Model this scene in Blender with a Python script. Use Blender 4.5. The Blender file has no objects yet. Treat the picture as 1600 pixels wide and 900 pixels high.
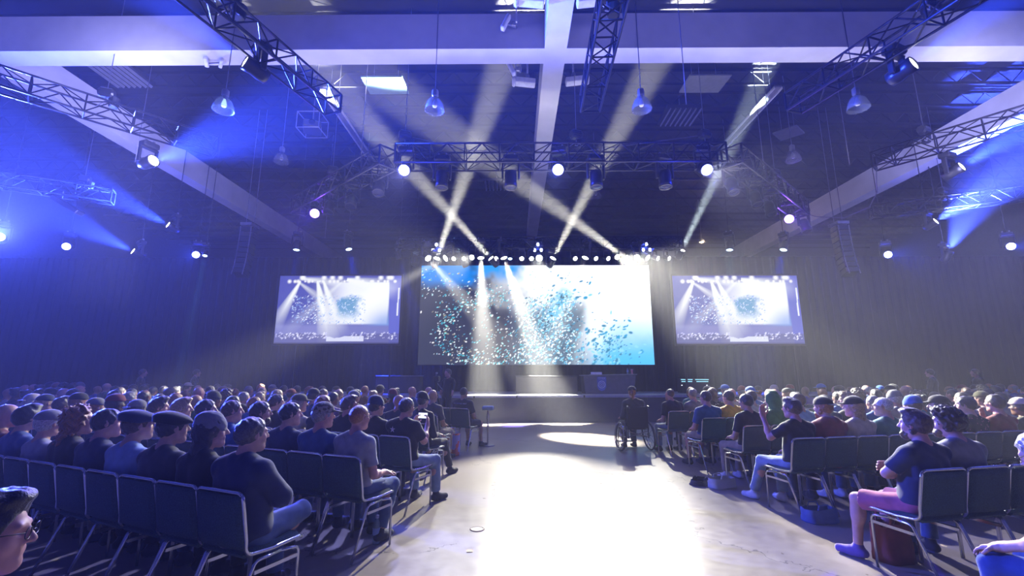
import bpy, math, random
import numpy as np
from mathutils import Vector, Matrix, Euler
R = math.radians
rnd = random.Random(7)
scene = bpy.context.scene
COL = scene.collection

# ------------------------------------------------------------------ camera, haze, exposure
F_PX = 690.0
cam_d = bpy.data.cameras.new('camera'); cam = bpy.data.objects.new('camera', cam_d); COL.objects.link(cam)
cam_d.sensor_fit = 'HORIZONTAL'; cam_d.sensor_width = 36.0; cam_d.lens = F_PX / 1600 * 36
cam_d.clip_start = 0.05; cam_d.clip_end = 200
cam.location = (0, 0, 1.6)
cam.rotation_euler = (R(90) + math.atan(133 / F_PX), 0, math.atan(5 / F_PX))
scene.camera = cam
vs = scene.view_settings
vs.view_transform = 'Standard'; vs.look = 'None'; vs.gamma = 1; vs.exposure = 0.0; vs.use_curve_mapping = False
HAZE = 0.0055
world = bpy.data.worlds.new('world'); scene.world = world; world.use_nodes = True
wn = world.node_tree; wn.nodes.clear()
wo = wn.nodes.new('ShaderNodeOutputWorld'); wb = wn.nodes.new('ShaderNodeBackground')
wb.inputs['Color'].default_value = (0.02, 0.03, 0.12, 1); wb.inputs['Strength'].default_value = 0.0
wv = wn.nodes.new('ShaderNodeVolumeScatter'); wv.inputs['Density'].default_value = HAZE
wv.inputs['Anisotropy'].default_value = 0.05; wv.inputs['Color'].default_value = (1, 1, 1, 1)
wn.links.new(wb.outputs[0], wo.inputs['Surface']); wn.links.new(wv.outputs[0], wo.inputs['Volume'])
cy = scene.cycles
cy.max_bounces = 4; cy.diffuse_bounces = 2; cy.glossy_bounces = 2; cy.transmission_bounces = 3; cy.volume_bounces = 0
cy.transparent_max_bounces = 6; cy.caustics_reflective = False; cy.caustics_refractive = False
cy.sample_clamp_indirect = 2.0; cy.sample_clamp_direct = 0.0; cy.use_light_tree = True
cy.use_denoising = True

def area_light(name, loc, target, color, watts, sx, sy, spread=180):
    l = bpy.data.lights.new(name, 'AREA'); l.energy = watts; l.color = color; l.shape = 'RECTANGLE'; l.size = sx; l.size_y = sy; l.spread = R(spread)
    o = bpy.data.objects.new(name, l); COL.objects.link(o); o.location = loc
    o.rotation_euler = (Vector(target) - Vector(loc)).to_track_quat('-Z', 'Y').to_euler()
    return o
# added fill lights without fixtures: they lift seating, ceiling beams and backstage
WASH = []
def wash(loc, color, watts, rad=0.4):
    l = bpy.data.lights.new('backstage_fill_light', 'POINT'); l.energy = watts; l.color = color; l.shadow_soft_size = rad
    o = bpy.data.objects.new('backstage_fill_light', l); COL.objects.link(o); o.location = loc
    return o
area_light('rear_fill_light', (1.0, -1.5, 8.6), (1, 6, 0), (0.45, 0.52, 1.0), 4, 14, 2)  # weak fill added behind the camera, not a lamp of the hall
area_light('beam_fill_light', (1.0, 10.6, 5.0), (1, 10.3, 10.5), (0.85, 0.80, .86), 360, 18, .6, 130)  # invented strip with no fixture, added to brighten the beam undersides
area_light('beam_fill_light', (1.0, 1.0, 5.6), (1, 9, 10.5), (0.45, 0.42, 1.0), 110, 16, .6, 100)  # second invented strip, added for the near faces of the beams
area_light('side_beam_fill', (-8.5, 9.0, 5.5), (-13.6, 14, 10.3), (0.42, 0.42, 1.0), 330, 1, 6, 80)  # added without a fixture to brighten the left concrete beam
area_light('side_beam_fill', (11.0, 9.5, 5.5), (16.0, 15, 10.3), (0.45, 0.45, 1.0), 330, 1, 6, 80)  # same added fill for the right concrete beam
wash((1.0, 19.6, 3.0), (0.3, 0.4, 1.0), 20)  # added fill point behind the drapes, no fixture

# ------------------------------------------------------------------ materials
MATS = {}
def mat(name, color=(.5, .5, .5), rough=.6, metal=0.0, spec=.5, emit=None, estr=0.0, noise=0.0, nscale=8.0, bump=0.0, bscale=60.0, trans=0.0, alpha=1.0, sample=True, stretch=None):
    if name in MATS: return MATS[name]
    m = bpy.data.materials.new(name); m.use_nodes = True; nt = m.node_tree; b = nt.nodes['Principled BSDF']
    b.inputs['Base Color'].default_value = (*color, 1); b.inputs['Roughness'].default_value = rough
    b.inputs['Metallic'].default_value = metal; b.inputs['Specular IOR Level'].default_value = spec
    if trans: b.inputs['Transmission Weight'].default_value = trans
    if alpha < 1: b.inputs['Alpha'].default_value = alpha
    if emit:
        b.inputs['Emission Color'].default_value = (*emit, 1); b.inputs['Emission Strength'].default_value = estr
        if not sample: m.cycles.emission_sampling = 'NONE'
    tc = nt.nodes.new('ShaderNodeTexCoord'); mp = nt.nodes.new('ShaderNodeMapping'); nt.links.new(tc.outputs['Object'], mp.inputs[0])
    if stretch: mp.inputs['Scale'].default_value = stretch
    if noise or not (bump or emit or trans):
        n = nt.nodes.new('ShaderNodeTexNoise'); n.inputs['Scale'].default_value = nscale; n.inputs['Detail'].default_value = 4
        nt.links.new(mp.outputs[0], n.inputs['Vector'])
        nz = noise or 0.12
        mr = nt.nodes.new('ShaderNodeMapRange'); mr.inputs[1].default_value = .3; mr.inputs[2].default_value = .7
        mr.inputs[3].default_value = 1 - nz; mr.inputs[4].default_value = 1 + nz
        nt.links.new(n.outputs[0], mr.inputs[0])
        mx = nt.nodes.new('ShaderNodeVectorMath'); mx.operation = 'SCALE'; mx.inputs[0].default_value = color
        nt.links.new(mr.outputs[0], mx.inputs['Scale']); nt.links.new(mx.outputs[0], b.inputs['Base Color'])
    if bump:
        n2 = nt.nodes.new('ShaderNodeTexNoise'); n2.inputs['Scale'].default_value = bscale; n2.inputs['Detail'].default_value = 3
        nt.links.new(mp.outputs[0], n2.inputs['Vector'])
        bp = nt.nodes.new('ShaderNodeBump'); bp.inputs['Strength'].default_value = bump; bp.inputs['Distance'].default_value = .02
        nt.links.new(n2.outputs[0], bp.inputs['Height']); nt.links.new(bp.outputs[0], b.inputs['Normal'])
    MATS[name] = m
    return m

M_BEAM = mat('painted_concrete_beam', (.62, .61, .60), .8, noise=.10, nscale=1.3, bump=.15, bscale=25)
M_DECK = mat('dark_corrugated_deck', (.012, .0125, .017), .7, noise=.3, nscale=2)
M_JOIST = mat('dark_joist', (.012, .0125, .016), .6)
M_DRAPE = mat('black_drape', (.014, .015, .020), .85, noise=.2, nscale=3, bump=.2, bscale=12)
M_WALL = mat('dark_wall', (.05, .055, .075), .8, noise=.15)
M_TRUSS = mat('black_truss', (.018, .018, .024), .35, metal=.5)
M_FIX = mat('black_fixture', (.018, .018, .022), .35, bump=.05)
M_FIXG = mat('grey_fixture_trim', (.30, .30, .33), .35, metal=.6)
M_CHROME = mat('chrome_tube', (.72, .72, .72), .16, metal=1.0, noise=.03)
M_FAB = mat('chair_fabric', (.030, .062, .066), .85, noise=.35, nscale=120, bump=.2, bscale=300)
M_WHITE = mat('white_plastic', (.72, .72, .74), .4)
M_BLACKP = mat('black_plastic', (.02, .02, .022), .45)
M_STAGE = mat('stage_skirt', (.060, .062, .066), .8, noise=.1, bump=.1)
M_STTOP = mat('stage_top', (.42, .42, .44), .45, noise=.1)
M_CLOTH = mat('dark_table_cloth', (.055, .052, .045), .85)
M_POD = mat('lectern_front', (.13, .13, .145), .6)
M_GLASSY = mat('clear_shade', (.55, .62, .65), .15, alpha=.35, bump=.3, bscale=40)
M_CABLE = mat('black_cable', (.015, .015, .018), .5)
M_WIRE = mat('steel_wire', (.22, .22, .25), .35, metal=.8)

def emat(name, color, strength, sample=False):
    if name in MATS: return MATS[name]
    m = bpy.data.materials.new(name); m.use_nodes = True; nt = m.node_tree; nt.nodes.clear()
    e = nt.nodes.new('ShaderNodeEmission'); e.inputs[0].default_value = (*color, 1); e.inputs[1].default_value = strength
    o = nt.nodes.new('ShaderNodeOutputMaterial'); nt.links.new(e.outputs[0], o.inputs[0])
    if not sample: m.cycles.emission_sampling = 'NONE'
    MATS[name] = m
    return m

# polished concrete floor
def floor_mat():
    m = bpy.data.materials.new('polished_concrete'); m.use_nodes = True; nt = m.node_tree; b = nt.nodes['Principled BSDF']; N = nt.nodes.new; L = nt.links.new
    tc = N('ShaderNodeTexCoord')
    n1 = N('ShaderNodeTexNoise'); n1.inputs['Scale'].default_value = .55; n1.inputs['Detail'].default_value = 6; n1.inputs['Roughness'].default_value = .6; L(tc.outputs['Object'], n1.inputs['Vector'])
    n2 = N('ShaderNodeTexNoise'); n2.inputs['Scale'].default_value = 9; n2.inputs['Detail'].default_value = 5; L(tc.outputs['Object'], n2.inputs['Vector'])
    cr = N('ShaderNodeValToRGB'); cr.color_ramp.elements[0].position = .3; cr.color_ramp.elements[0].color = (.27, .225, .17, 1)
    cr.color_ramp.elements[1].position = .72; cr.color_ramp.elements[1].color = (.44, .39, .32, 1)
    mx = N('ShaderNodeMix'); mx.data_type = 'FLOAT'; mx.inputs[0].default_value = .35; L(n1.outputs[0], mx.inputs[2]); L(n2.outputs[0], mx.inputs[3]); L(mx.outputs[0], cr.inputs[0])
    # hairline cracks: thin bands of a distorted voronoi edge, broken up by noise
    v = N('ShaderNodeTexVoronoi'); v.feature = 'DISTANCE_TO_EDGE'; v.inputs['Scale'].default_value = .35
    wp = N('ShaderNodeVectorMath'); wp.operation = 'ADD'; sc = N('ShaderNodeVectorMath'); sc.operation = 'SCALE'; sc.inputs['Scale'].default_value = .5
    L(n2.outputs['Color'], sc.inputs[0]); L(tc.outputs['Object'], wp.inputs[0]); L(sc.outputs[0], wp.inputs[1]); L(wp.outputs[0], v.inputs['Vector'])
    lt = N('ShaderNodeMath'); lt.operation = 'LESS_THAN'; lt.inputs[1].default_value = .0035; L(v.outputs[0], lt.inputs[0])
    gt = N('ShaderNodeMath'); gt.operation = 'GREATER_THAN'; gt.inputs[1].default_value = .50; L(n1.outputs[0], gt.inputs[0])
    mu = N('ShaderNodeMath'); mu.operation = 'MULTIPLY'; L(lt.outputs[0], mu.inputs[0]); L(gt.outputs[0], mu.inputs[1])
    mc = N('ShaderNodeMix'); mc.data_type = 'RGBA'; L(mu.outputs[0], mc.inputs[0]); L(cr.outputs[0], mc.inputs[6]); mc.inputs[7].default_value = (.14, .12, .10, 1)
    L(mc.outputs[2], b.inputs['Base Color'])
    mr = N('ShaderNodeMapRange'); mr.inputs[3].default_value = .22; mr.inputs[4].default_value = .42; L(n2.outputs[0], mr.inputs[0]); L(mr.outputs[0], b.inputs['Roughness'])
    bp = N('ShaderNodeBump'); bp.inputs['Strength'].default_value = .08; bp.inputs['Distance'].default_value = .02; L(n2.outputs[0], bp.inputs['Height']); L(bp.outputs[0], b.inputs['Normal'])
    return m
M_FLOOR = floor_mat()

# ------------------------------------------------------------------ mesh helpers
class MB:
    def __init__(s): s.v = []; s.f = []; s.mi = []; s.cur = 0
    def add(s, vs_, fs):
        o = len(s.v); s.v += [tuple(p) for p in vs_]; s.f += [tuple(i + o for i in f) for f in fs]; s.mi += [s.cur] * len(fs); return s
    def box(s, c, d, rot=None, bev=0.0):
        hx, hy, hz = d[0] / 2, d[1] / 2, d[2] / 2
        if bev:
            b = min(bev, hx * .9, hy * .9, hz * .9)
            pts = []
            for sx in (-1, 1):
                for sy in (-1, 1):
                    for sz in (-1, 1):
                        pts += [(sx * hx, sy * (hy - b), sz * (hz - b)), (sx * (hx - b), sy * hy, sz * (hz - b)), (sx * (hx - b), sy * (hy - b), sz * hz)]
            I = lambda a, b_, c_, k: ((a * 4 + b_ * 2 + c_) * 3 + k)
            fs = []
            for a in (0, 1):
                fs.append([I(a, 0, 0, 0), I(a, 1, 0, 0), I(a, 1, 1, 0), I(a, 0, 1, 0)]); fs.append([I(0, a, 0, 1), I(1, a, 0, 1), I(1, a, 1, 1), I(0, a, 1, 1)]); fs.append([I(0, 0, a, 2), I(1, 0, a, 2), I(1, 1, a, 2), I(0, 1, a, 2)])
            for a in (0, 1):
                for b_ in (0, 1):
                    fs.append([I(a, b_, 0, 0), I(a, b_, 1, 0), I(a, b_, 1, 1), I(a, b_, 0, 1)])
                    fs.append([I(a, 0, b_, 0), I(a, 1, b_, 0), I(a, 1, b_, 2), I(a, 0, b_, 2)])
                    fs.append([I(0, a, b_, 1), I(1, a, b_, 1), I(1, a, b_, 2), I(0, a, b_, 2)])
                    for c_ in (0, 1): fs.append([I(a, b_, c_, 0), I(a, b_, c_, 1), I(a, b_, c_, 2)])
            out = []
            for f in fs:
                P = [Vector(pts[i]) for i in f]; n = (P[1] - P[0]).cross(P[2] - P[0]); cc = sum(P, Vector()) / len(P)
                out.append(f if n.dot(cc) > 0 else f[::-1])
            fs = out
        else:
            pts = [(x, y, z) for x in (-hx, hx) for y in (-hy, hy) for z in (-hz, hz)]
            fs = [(0, 1, 3, 2), (4, 6, 7, 5), (0, 4, 5, 1), (2, 3, 7, 6), (0, 2, 6, 4), (1, 5, 7, 3)]
        M = Matrix.Identity(3) if rot is None else (Euler(rot).to_matrix() if not isinstance(rot, Matrix) else rot)
        c = Vector(c)
        return s.add([M @ Vector(p) + c for p in pts], fs)
    def bar(s, a, b, r, n=4, r2=None):
        return s.tube([a, b], r, n, r2=r2)
    def tube(s, pts, r, n=8, closed=False, cap=True, r2=None):
        pts = [Vector(p) for p in pts]; k = len(pts); rings = []
        up = Vector((0, 0, 1)); prev = None
        for i, p in enumerate(pts):
            if closed: t = pts[(i + 1) % k] - pts[i - 1]
            else: t = pts[min(i + 1, k - 1)] - pts[max(i - 1, 0)]
            t = t.normalized() if t.length > 1e-9 else Vector((0, 0, 1))
            if prev is None:
                a = t.cross(up)
                if a.length < 1e-3: a = t.cross(Vector((0, 1, 0)))
                a.normalize()
            else:
                a = (prev - t * prev.dot(t)); a = a.normalized() if a.length > 1e-6 else t.orthogonal().normalized()
            prev = a; b = t.cross(a)
            rr = r if r2 is None else r + (r2 - r) * i / max(1, k - 1)
            rings.append([p + a * math.cos(2 * math.pi * (j + .5) / n) * rr + b * math.sin(2 * math.pi * (j + .5) / n) * rr for j in range(n)])
        V = [q for ring in rings for q in ring]; Fs = []
        for i in range(k if closed else k - 1):
            for j in range(n):
                a0 = i * n + j; a1 = i * n + (j + 1) % n; b0 = ((i + 1) % k) * n + j; b1 = ((i + 1) % k) * n + (j + 1) % n
                Fs.append((a0, a1, b1, b0))
        if cap and not closed: Fs.append(tuple(range(n))[::-1]); Fs.append(tuple((k - 1) * n + j for j in range(n)))
        return s.add(V, Fs)
    def lathe(s, prof, n=24, c=(0, 0, 0), rot=None, cap=False):
        M = Matrix.Identity(3) if rot is None else (rot if isinstance(rot, Matrix) else Euler(rot).to_matrix()); c = Vector(c)
        V = [M @ Vector((r * math.cos(2 * math.pi * j / n), r * math.sin(2 * math.pi * j / n), z)) + c for r, z in prof for j in range(n)]
        Fs = [(i * n + j, i * n + (j + 1) % n, (i + 1) * n + (j + 1) % n, (i + 1) * n + j) for i in range(len(prof) - 1) for j in range(n)]
        if cap: Fs.append(tuple(range(n))[::-1]); Fs.append(tuple((len(prof) - 1) * n + j for j in range(n)))
        return s.add(V, Fs)
    def build(s, name, m, parent=None, smooth=False, loc=None, rot=None):
        me = bpy.data.meshes.new(name); me.from_pydata(s.v, [], s.f)
        for mm in (m if isinstance(m, (list, tuple)) else [m]): me.materials.append(mm)
        if any(s.mi): me.polygons.foreach_set('material_index', s.mi)
        if smooth: me.polygons.foreach_set('use_smooth', [True] * len(s.f))
        me.update()
        o = bpy.data.objects.new(name, me); COL.objects.link(o)
        if parent: o.parent = parent
        if loc is not None: o.location = loc
        if rot is not None: o.rotation_euler = rot
        return o
def tag(o, label=None, cat=None, group=None, kind=None):
    if label: o['label'] = label
    if cat: o['category'] = cat
    if group: o['group'] = group
    if kind: o['kind'] = kind
    return o
def empty(name, loc=(0, 0, 0), rz=0.0):
    o = bpy.data.objects.new(name, None); COL.objects.link(o); o.location = loc; o.rotation_euler = (0, 0, rz); o.empty_display_size = .1
    return o
def kids(o): return KID.get(o.name, [])
def copy_tree(o, parent=None):
    c = o.copy(); COL.objects.link(c)
    if parent is not None: c.parent = parent
    for ch in [x for x in o.children]: copy_tree(ch, c)
    return c
def arc(c, r, a0, a1, n, plane='xz'):
    out = []
    for i in range(n + 1):
        a = a0 + (a1 - a0) * i / n; p, q = r * math.cos(a), r * math.sin(a)
        out.append((c[0] + p, c[1], c[2] + q) if plane == 'xz' else (c[0], c[1] + p, c[2] + q) if plane == 'yz' else (c[0] + p, c[1] + q, c[2]))
    return out

# ------------------------------------------------------------------ room shell
XL, XR, YB, YF, ZC = -25.0, 27.0, -9.0, 33.0, 11.6
def st(o, label=None): o['kind'] = 'structure'; return o
st(MB().box(((XL + XR) / 2, (YB + YF) / 2, -.1), (XR - XL, YF - YB, .2)).build('floor', M_FLOOR))
st(MB().box(((XL + XR) / 2, (YB + YF) / 2, ZC + .1), (XR - XL, YF - YB, .2)).build('ceiling', M_DECK))
st(MB().box((XL - .1, (YB + YF) / 2, ZC / 2), (.2, YF - YB, ZC)).build('wall_left', M_WALL))
st(MB().box((XR + .1, (YB + YF) / 2, ZC / 2), (.2, YF - YB, ZC)).build('wall_right', M_WALL))
st(MB().box(((XL + XR) / 2, YF + .1, ZC / 2), (XR - XL, .2, ZC)).build('wall_front', M_WALL))
st(MB().box(((XL + XR) / 2, YB - .1, ZC / 2), (XR - XL, .2, ZC)).build('wall_rear', M_WALL))
# concrete beams: three running to the stage, two across
for i, (x0, x1) in enumerate(((-13.95, -13.4), (.74, 1.29), (15.72, 16.3))):
    st(MB().box(((x0 + x1) / 2, (YB + YF) / 2, 10.0), (x1 - x0, YF - YB, 1.0)).build('ceiling_beam', M_BEAM))
for i, y in enumerate((9.63, -5.0)):
    st(MB().box(((XL + XR) / 2, y + .275, 10.003), (XR - XL, .55, 1.0)).build('ceiling_beam', M_BEAM))
# joists under the deck
jb = MB()
for i in range(34):
    y = -7.6 + i * 1.22
    jb.box(((XL + XR) / 2, y, 11.0), (XR - XL, .05, .09)).box(((XL + XR) / 2, y, 11.5), (XR - XL, .07, .1))
    if 4 < y < 30:
        for k in range(58):
            x = XL + .9 * k; jb.bar((x, y, 11.02), (x + .45, y, 11.48), .014, 4).bar((x + .45, y, 11.48), (x + .9, y, 11.02), .014, 4)
st(jb.build('ceiling_joist', M_JOIST))

# black drapes hanging across behind the stage: a pleated ribbon
def drape(x0, x1, y, z0, z1, pitch=.32, depth=.09):
    n = int((x1 - x0) / pitch * 8); V = []; Fs = []
    for i in range(n + 1):
        x = x0 + (x1 - x0) * i / n; ph = 2 * math.pi * (x - x0) / pitch
        w = depth * math.sin(ph) + .03 * math.sin(ph * .37 + 1)
        V += [(x + .02 * math.cos(ph * .5), y + w * .5, z1), (x, y + w, z0), (x, y + w + .02, z0), (x + .02 * math.cos(ph * .5), y + w * .5 + .02, z1)]
    for i in range(n):
        a = i * 4; b = a + 4
        for k in range(4): Fs.append((a + k, a + (k + 1) % 4, b + (k + 1) % 4, b + k))
    m = MB(); m.add(V, Fs); return m
for (x0, x1, lab) in ((-24.8, -9.2, 'long black pleated drape left of the left video screen'), (-9.2, -3.9, 'black pleated drape behind the left video screen'),
                      (-3.9, 5.9, 'black pleated drape behind the main stage screen'), (5.9, 11.2, 'black pleated drape behind the right video screen'), (11.2, 26.8, 'long black pleated drape right of the right video screen')):
    o = drape(x0, x1, 18.6, 0.0, 6.55).build('drape', M_DRAPE, smooth=True)
    tag(o, lab, 'drape', 'drapes behind the stage')

# ------------------------------------------------------------------ stage
stage = empty('stage', (.9, 17.0, 0)); tag(stage, 'low grey stage with lit pale top edge at the front of the hall', 'stage')
m = MB(); fr = [(-13.0, 16.6), (-10.0, 15.9), (-3.2, 14.72), (1.0, 15.2), (4.4, 15.25), (9.0, 16.0), (13.0, 16.9)]
V = []; 
for (x, y) in fr: V += [(x - .9, y - 17.0, 0), (x - .9, y - 17.0, .80)]
Fs = [(2 * i, 2 * i + 2, 2 * i + 3, 2 * i + 1) for i in range(len(fr) - 1)]
m.add(V, Fs); m.build('skirt', M_STAGE, stage)
m = MB(); V = []; n = len(fr)
for zz in (.80, .87): V += [(x - .9, y - 17.03, zz) for x, y in fr] + [(12.1, 1.35, zz), (-13.9, 1.35, zz)]
k = n + 2
Fs = [tuple(range(k))[::-1], tuple(range(k, 2 * k))] + [(i, (i + 1) % k, (i + 1) % k + k, i + k) for i in range(k)]
m.add(V, Fs); m.build('stage_floor', M_STTOP, stage)
for x, y in ((-1.35, 14.9), (.05, 15.06), (2.3, 15.2)):
    MB().box((x - .9, y - 17.0 + .02, .835), (.05, .1, .08)).build('seam', M_BLACKP, stage)

# ------------------------------------------------------------------ screens
def grid_screen(name, x0, x1, z0, z1, y, nx, nz, fn, parent, strength):
    X = np.linspace(0, 1, nx + 1); Z = np.linspace(0, 1, nz + 1)
    U, W = np.meshgrid(X, Z)
    V = np.stack([x0 + U * (x1 - x0), np.full_like(U, y), z0 + W * (z1 - z0)], -1).reshape(-1, 3)
    i = np.arange(nx * nz); r = i // nx; c = i % nx; a = r * (nx + 1) + c
    Fs = np.stack([a, a + 1, a + nx + 2, a + nx + 1], -1)
    me = bpy.data.meshes.new(name); me.vertices.add(len(V)); me.vertices.foreach_set('co', V.ravel())
    me.loops.add(Fs.size); me.loops.foreach_set('vertex_index', Fs.ravel()); me.polygons.add(len(Fs))
    me.polygons.foreach_set('loop_start', np.arange(len(Fs)) * 4); me.update(calc_edges=True)
    col = fn(U.ravel(), 1 - W.ravel())     # u right, v down
    at = me.color_attributes.new('picture', 'FLOAT_COLOR', 'POINT'); at.data.foreach_set('color', np.concatenate([col, np.ones((len(col), 1))], 1).ravel().astype('f'))
    m = bpy.data.materials.new(name + '_picture'); m.use_nodes = True; nt = m.node_tree; nt.nodes.clear()
    at_ = nt.nodes.new('ShaderNodeAttribute'); at_.attribute_name = 'picture'
    e = nt.nodes.new('ShaderNodeEmission'); e.inputs[1].default_value = strength; o_ = nt.nodes.new('ShaderNodeOutputMaterial')
    nt.links.new(at_.outputs['Color'], e.inputs[0]); nt.links.new(e.outputs[0], o_.inputs[0]); m.cycles.emission_sampling = 'NONE'
    me.materials.append(m)
    o = bpy.data.objects.new(name, me); COL.objects.link(o); o.parent = parent
    return o
def sstep(a, b, x):
    t = np.clip((x - a) / (b - a), 0, 1); return t * t * (3 - 2 * t)
def vnoise(u, v, s, seed):
    g = np.random.RandomState(seed).rand(64, 64); x = (u * s) % 63; y = (v * s) % 63
    i = x.astype(int); j = y.astype(int); fx = x - i; fy = y - j; fx = fx * fx * (3 - 2 * fx); fy = fy * fy * (3 - 2 * fy)
    return (g[i, j] * (1 - fx) + g[i + 1, j] * fx) * (1 - fy) + (g[i, j + 1] * (1 - fx) + g[i + 1, j + 1] * fx) * fy
def fbm(u, v, s, seed): return .5 * vnoise(u, v, s, seed) + .3 * vnoise(u, v, s * 2.1, seed + 1) + .2 * vnoise(u, v, s * 4.3, seed + 2)
def fish_layer(u, v, asp, n, dens, col, seed, size=(.004, .011), ang=-.6, cols=None):
    """paint n small slanted flakes whose density follows dens(u,v)"""
    rs = np.random.RandomState(seed); c = col.reshape(-1, 3)
    nx = int(round(1 / (np.sort(np.unique(u))[1]))) + 1; nz = len(u) // nx
    img = c.reshape(nz, nx, 3); hz = nz - 1; hx = nx - 1
    k = 0; tries = 0
    while k < n and tries < n * 12:
        tries += 1
        a, b = rs.rand(2)
        if rs.rand() > dens(a, b): continue
        k += 1
        s = size[0] + (size[1] - size[0]) * rs.rand() ** 2; t = ang + rs.randn() * .5; ln = s; wd = s * (.35 + .3 * rs.rand())
        cc = cols[rs.randint(len(cols))]; px = int(ln * hx) + 1
        ci, cj = a * hx, (1 - b) * hz
        i0, i1 = max(0, int(ci - px)), min(nx - 1, int(ci + px) + 1); j0, j1 = max(0, int(cj - px)), min(nz - 1, int(cj + px) + 1)
        if i1 <= i0 or j1 <= j0: continue
        I, J = np.meshgrid(np.arange(i0, i1), np.arange(j0, j1))
        dx = (I - ci) / hx; dy = -(J - cj) / hz / asp
        p = dx * math.cos(t) + dy * math.sin(t); q = -dx * math.sin(t) + dy * math.cos(t)
        w = np.clip(1.3 - ((p / ln) ** 2 + (q / wd) ** 2), 0, 1)[..., None]
        img[j0:j1, i0:i1] = img[j0:j1, i0:i1] * (1 - w) + np.array(cc) * w
    return img.reshape(-1, 3)
def main_picture(u, v):
    asp = 2.33
    grey = np.array([.035, .04, .065]); blue = np.array([.0, .22, .75]); white = np.array([1.1, 1.15, 1.2]); cyan = np.array([.10, .55, .95])
    nz = fbm(u, v / asp, 14, 3) - .5
    # light pours in from the upper right
    d = np.hypot((u - .86) * 1.0, (v - .08) / asp * 1.1)
    wv_ = sstep(.70, .30, d + nz * .25 + .35 * sstep(.35, .7, v) * sstep(.7, .5, u))
    c = grey[None] * (1 - wv_[:, None]) + white[None] * wv_[:, None]
    # blue corner top left
    bl = sstep(.33, .20, u + nz * .2) * sstep(.26, .12, v - u * .05 + nz * .05)
    c = c * (1 - bl[:, None]) + blue * bl[:, None]
    bl2 = sstep(.20, .30, u) * sstep(.5, .36, u + nz * .2) * sstep(.22, .02, v + nz * .3)
    c = c * (1 - bl2[:, None]) + np.array([.03, .33, .85]) * bl2[:, None]
    # lower right runs to cyan
    cy_ = sstep(.70, .86, u + (v - .7) * .15) * sstep(.34, .98, v) 
    c = c * (1 - cy_[:, None]) + cyan * cy_[:, None]
    mid = sstep(.36, .5, u) * sstep(.78, .66, u) * sstep(.25, .5, v + nz * .3)
    c = c * (1 - .75 * mid[:, None]) + np.array([.16, .26, .36]) * .75 * mid[:, None]
    body = np.exp(-(((u - .63) * 1.3 + (v - .36) * .55) / .085) ** 2) * sstep(.15, .28, v + (0.62 - u)) * sstep(.75, .5, v) * sstep(.50, .6, u + .1 * nz)
    body = np.clip(body * 1.3 * (.7 + nz), 0, 1) * sstep(.70, .64, u)
    c = c * (1 - body[:, None]) + np.array([.10, .48, .78]) * body[:, None]
    dk = np.clip(sstep(.06, .02, np.abs(u - .66 - (.5 - v) * .12 + nz * .06)) * sstep(.30, .5, v), 0, 1) * .75
    c = c * (1 - dk[:, None]) + np.array([.07, .12, .18]) * dk[:, None]
    c = np.clip(c, 0, 1.3)
    loop = lambda a, b: math.exp(-((math.hypot((a - .30) * 1.15, (b - .66) / asp * 1.6) - .22) / .055) ** 2)
    c = fish_layer(u, v, asp, 1250, lambda a, b: min(1, .9 * loop(a, b) + (.5 * math.exp(-((a - .45) / .2) ** 2 - ((b - .72) / .22) ** 2) if b > .2 else 0) + (.3 if a < .4 and b < .34 and b > a * .5 else 0)), c, 5, (.0025, .0065),
                   cols=[(.05, .5, .62), (.25, .8, .85), (.9, 1.0, 1.0), (.08, .35, .5), (.55, .85, .9), (1, 1, 1), (.4, .36, .25)])
    c = fish_layer(u, v, asp, 1300, lambda a, b: math.exp(-((a - .56) / .11) ** 4) * (1 if b > .34 + (a - .45) * -.4 else .05), c, 8, (.003, .008), cols=[(.12, .5, .75), (.06, .3, .48), (.7, .95, 1.1), (1, 1.1, 1.2), (.3, .7, .9), (.03, .1, .16)])
    c = fish_layer(u, v, asp, 420, lambda a, b: (math.exp(-((a - .80) / .09) ** 2 - ((b - .86) / .2) ** 2) if a > .66 and b > .4 else .06 if .55 < a < .8 and .1 < b < .5 else 0), c, 11, (.004, .012), -.5, cols=[(.04, .36, .62), (.05, .25, .42), (.3, .7, .95)])
    return c
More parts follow.
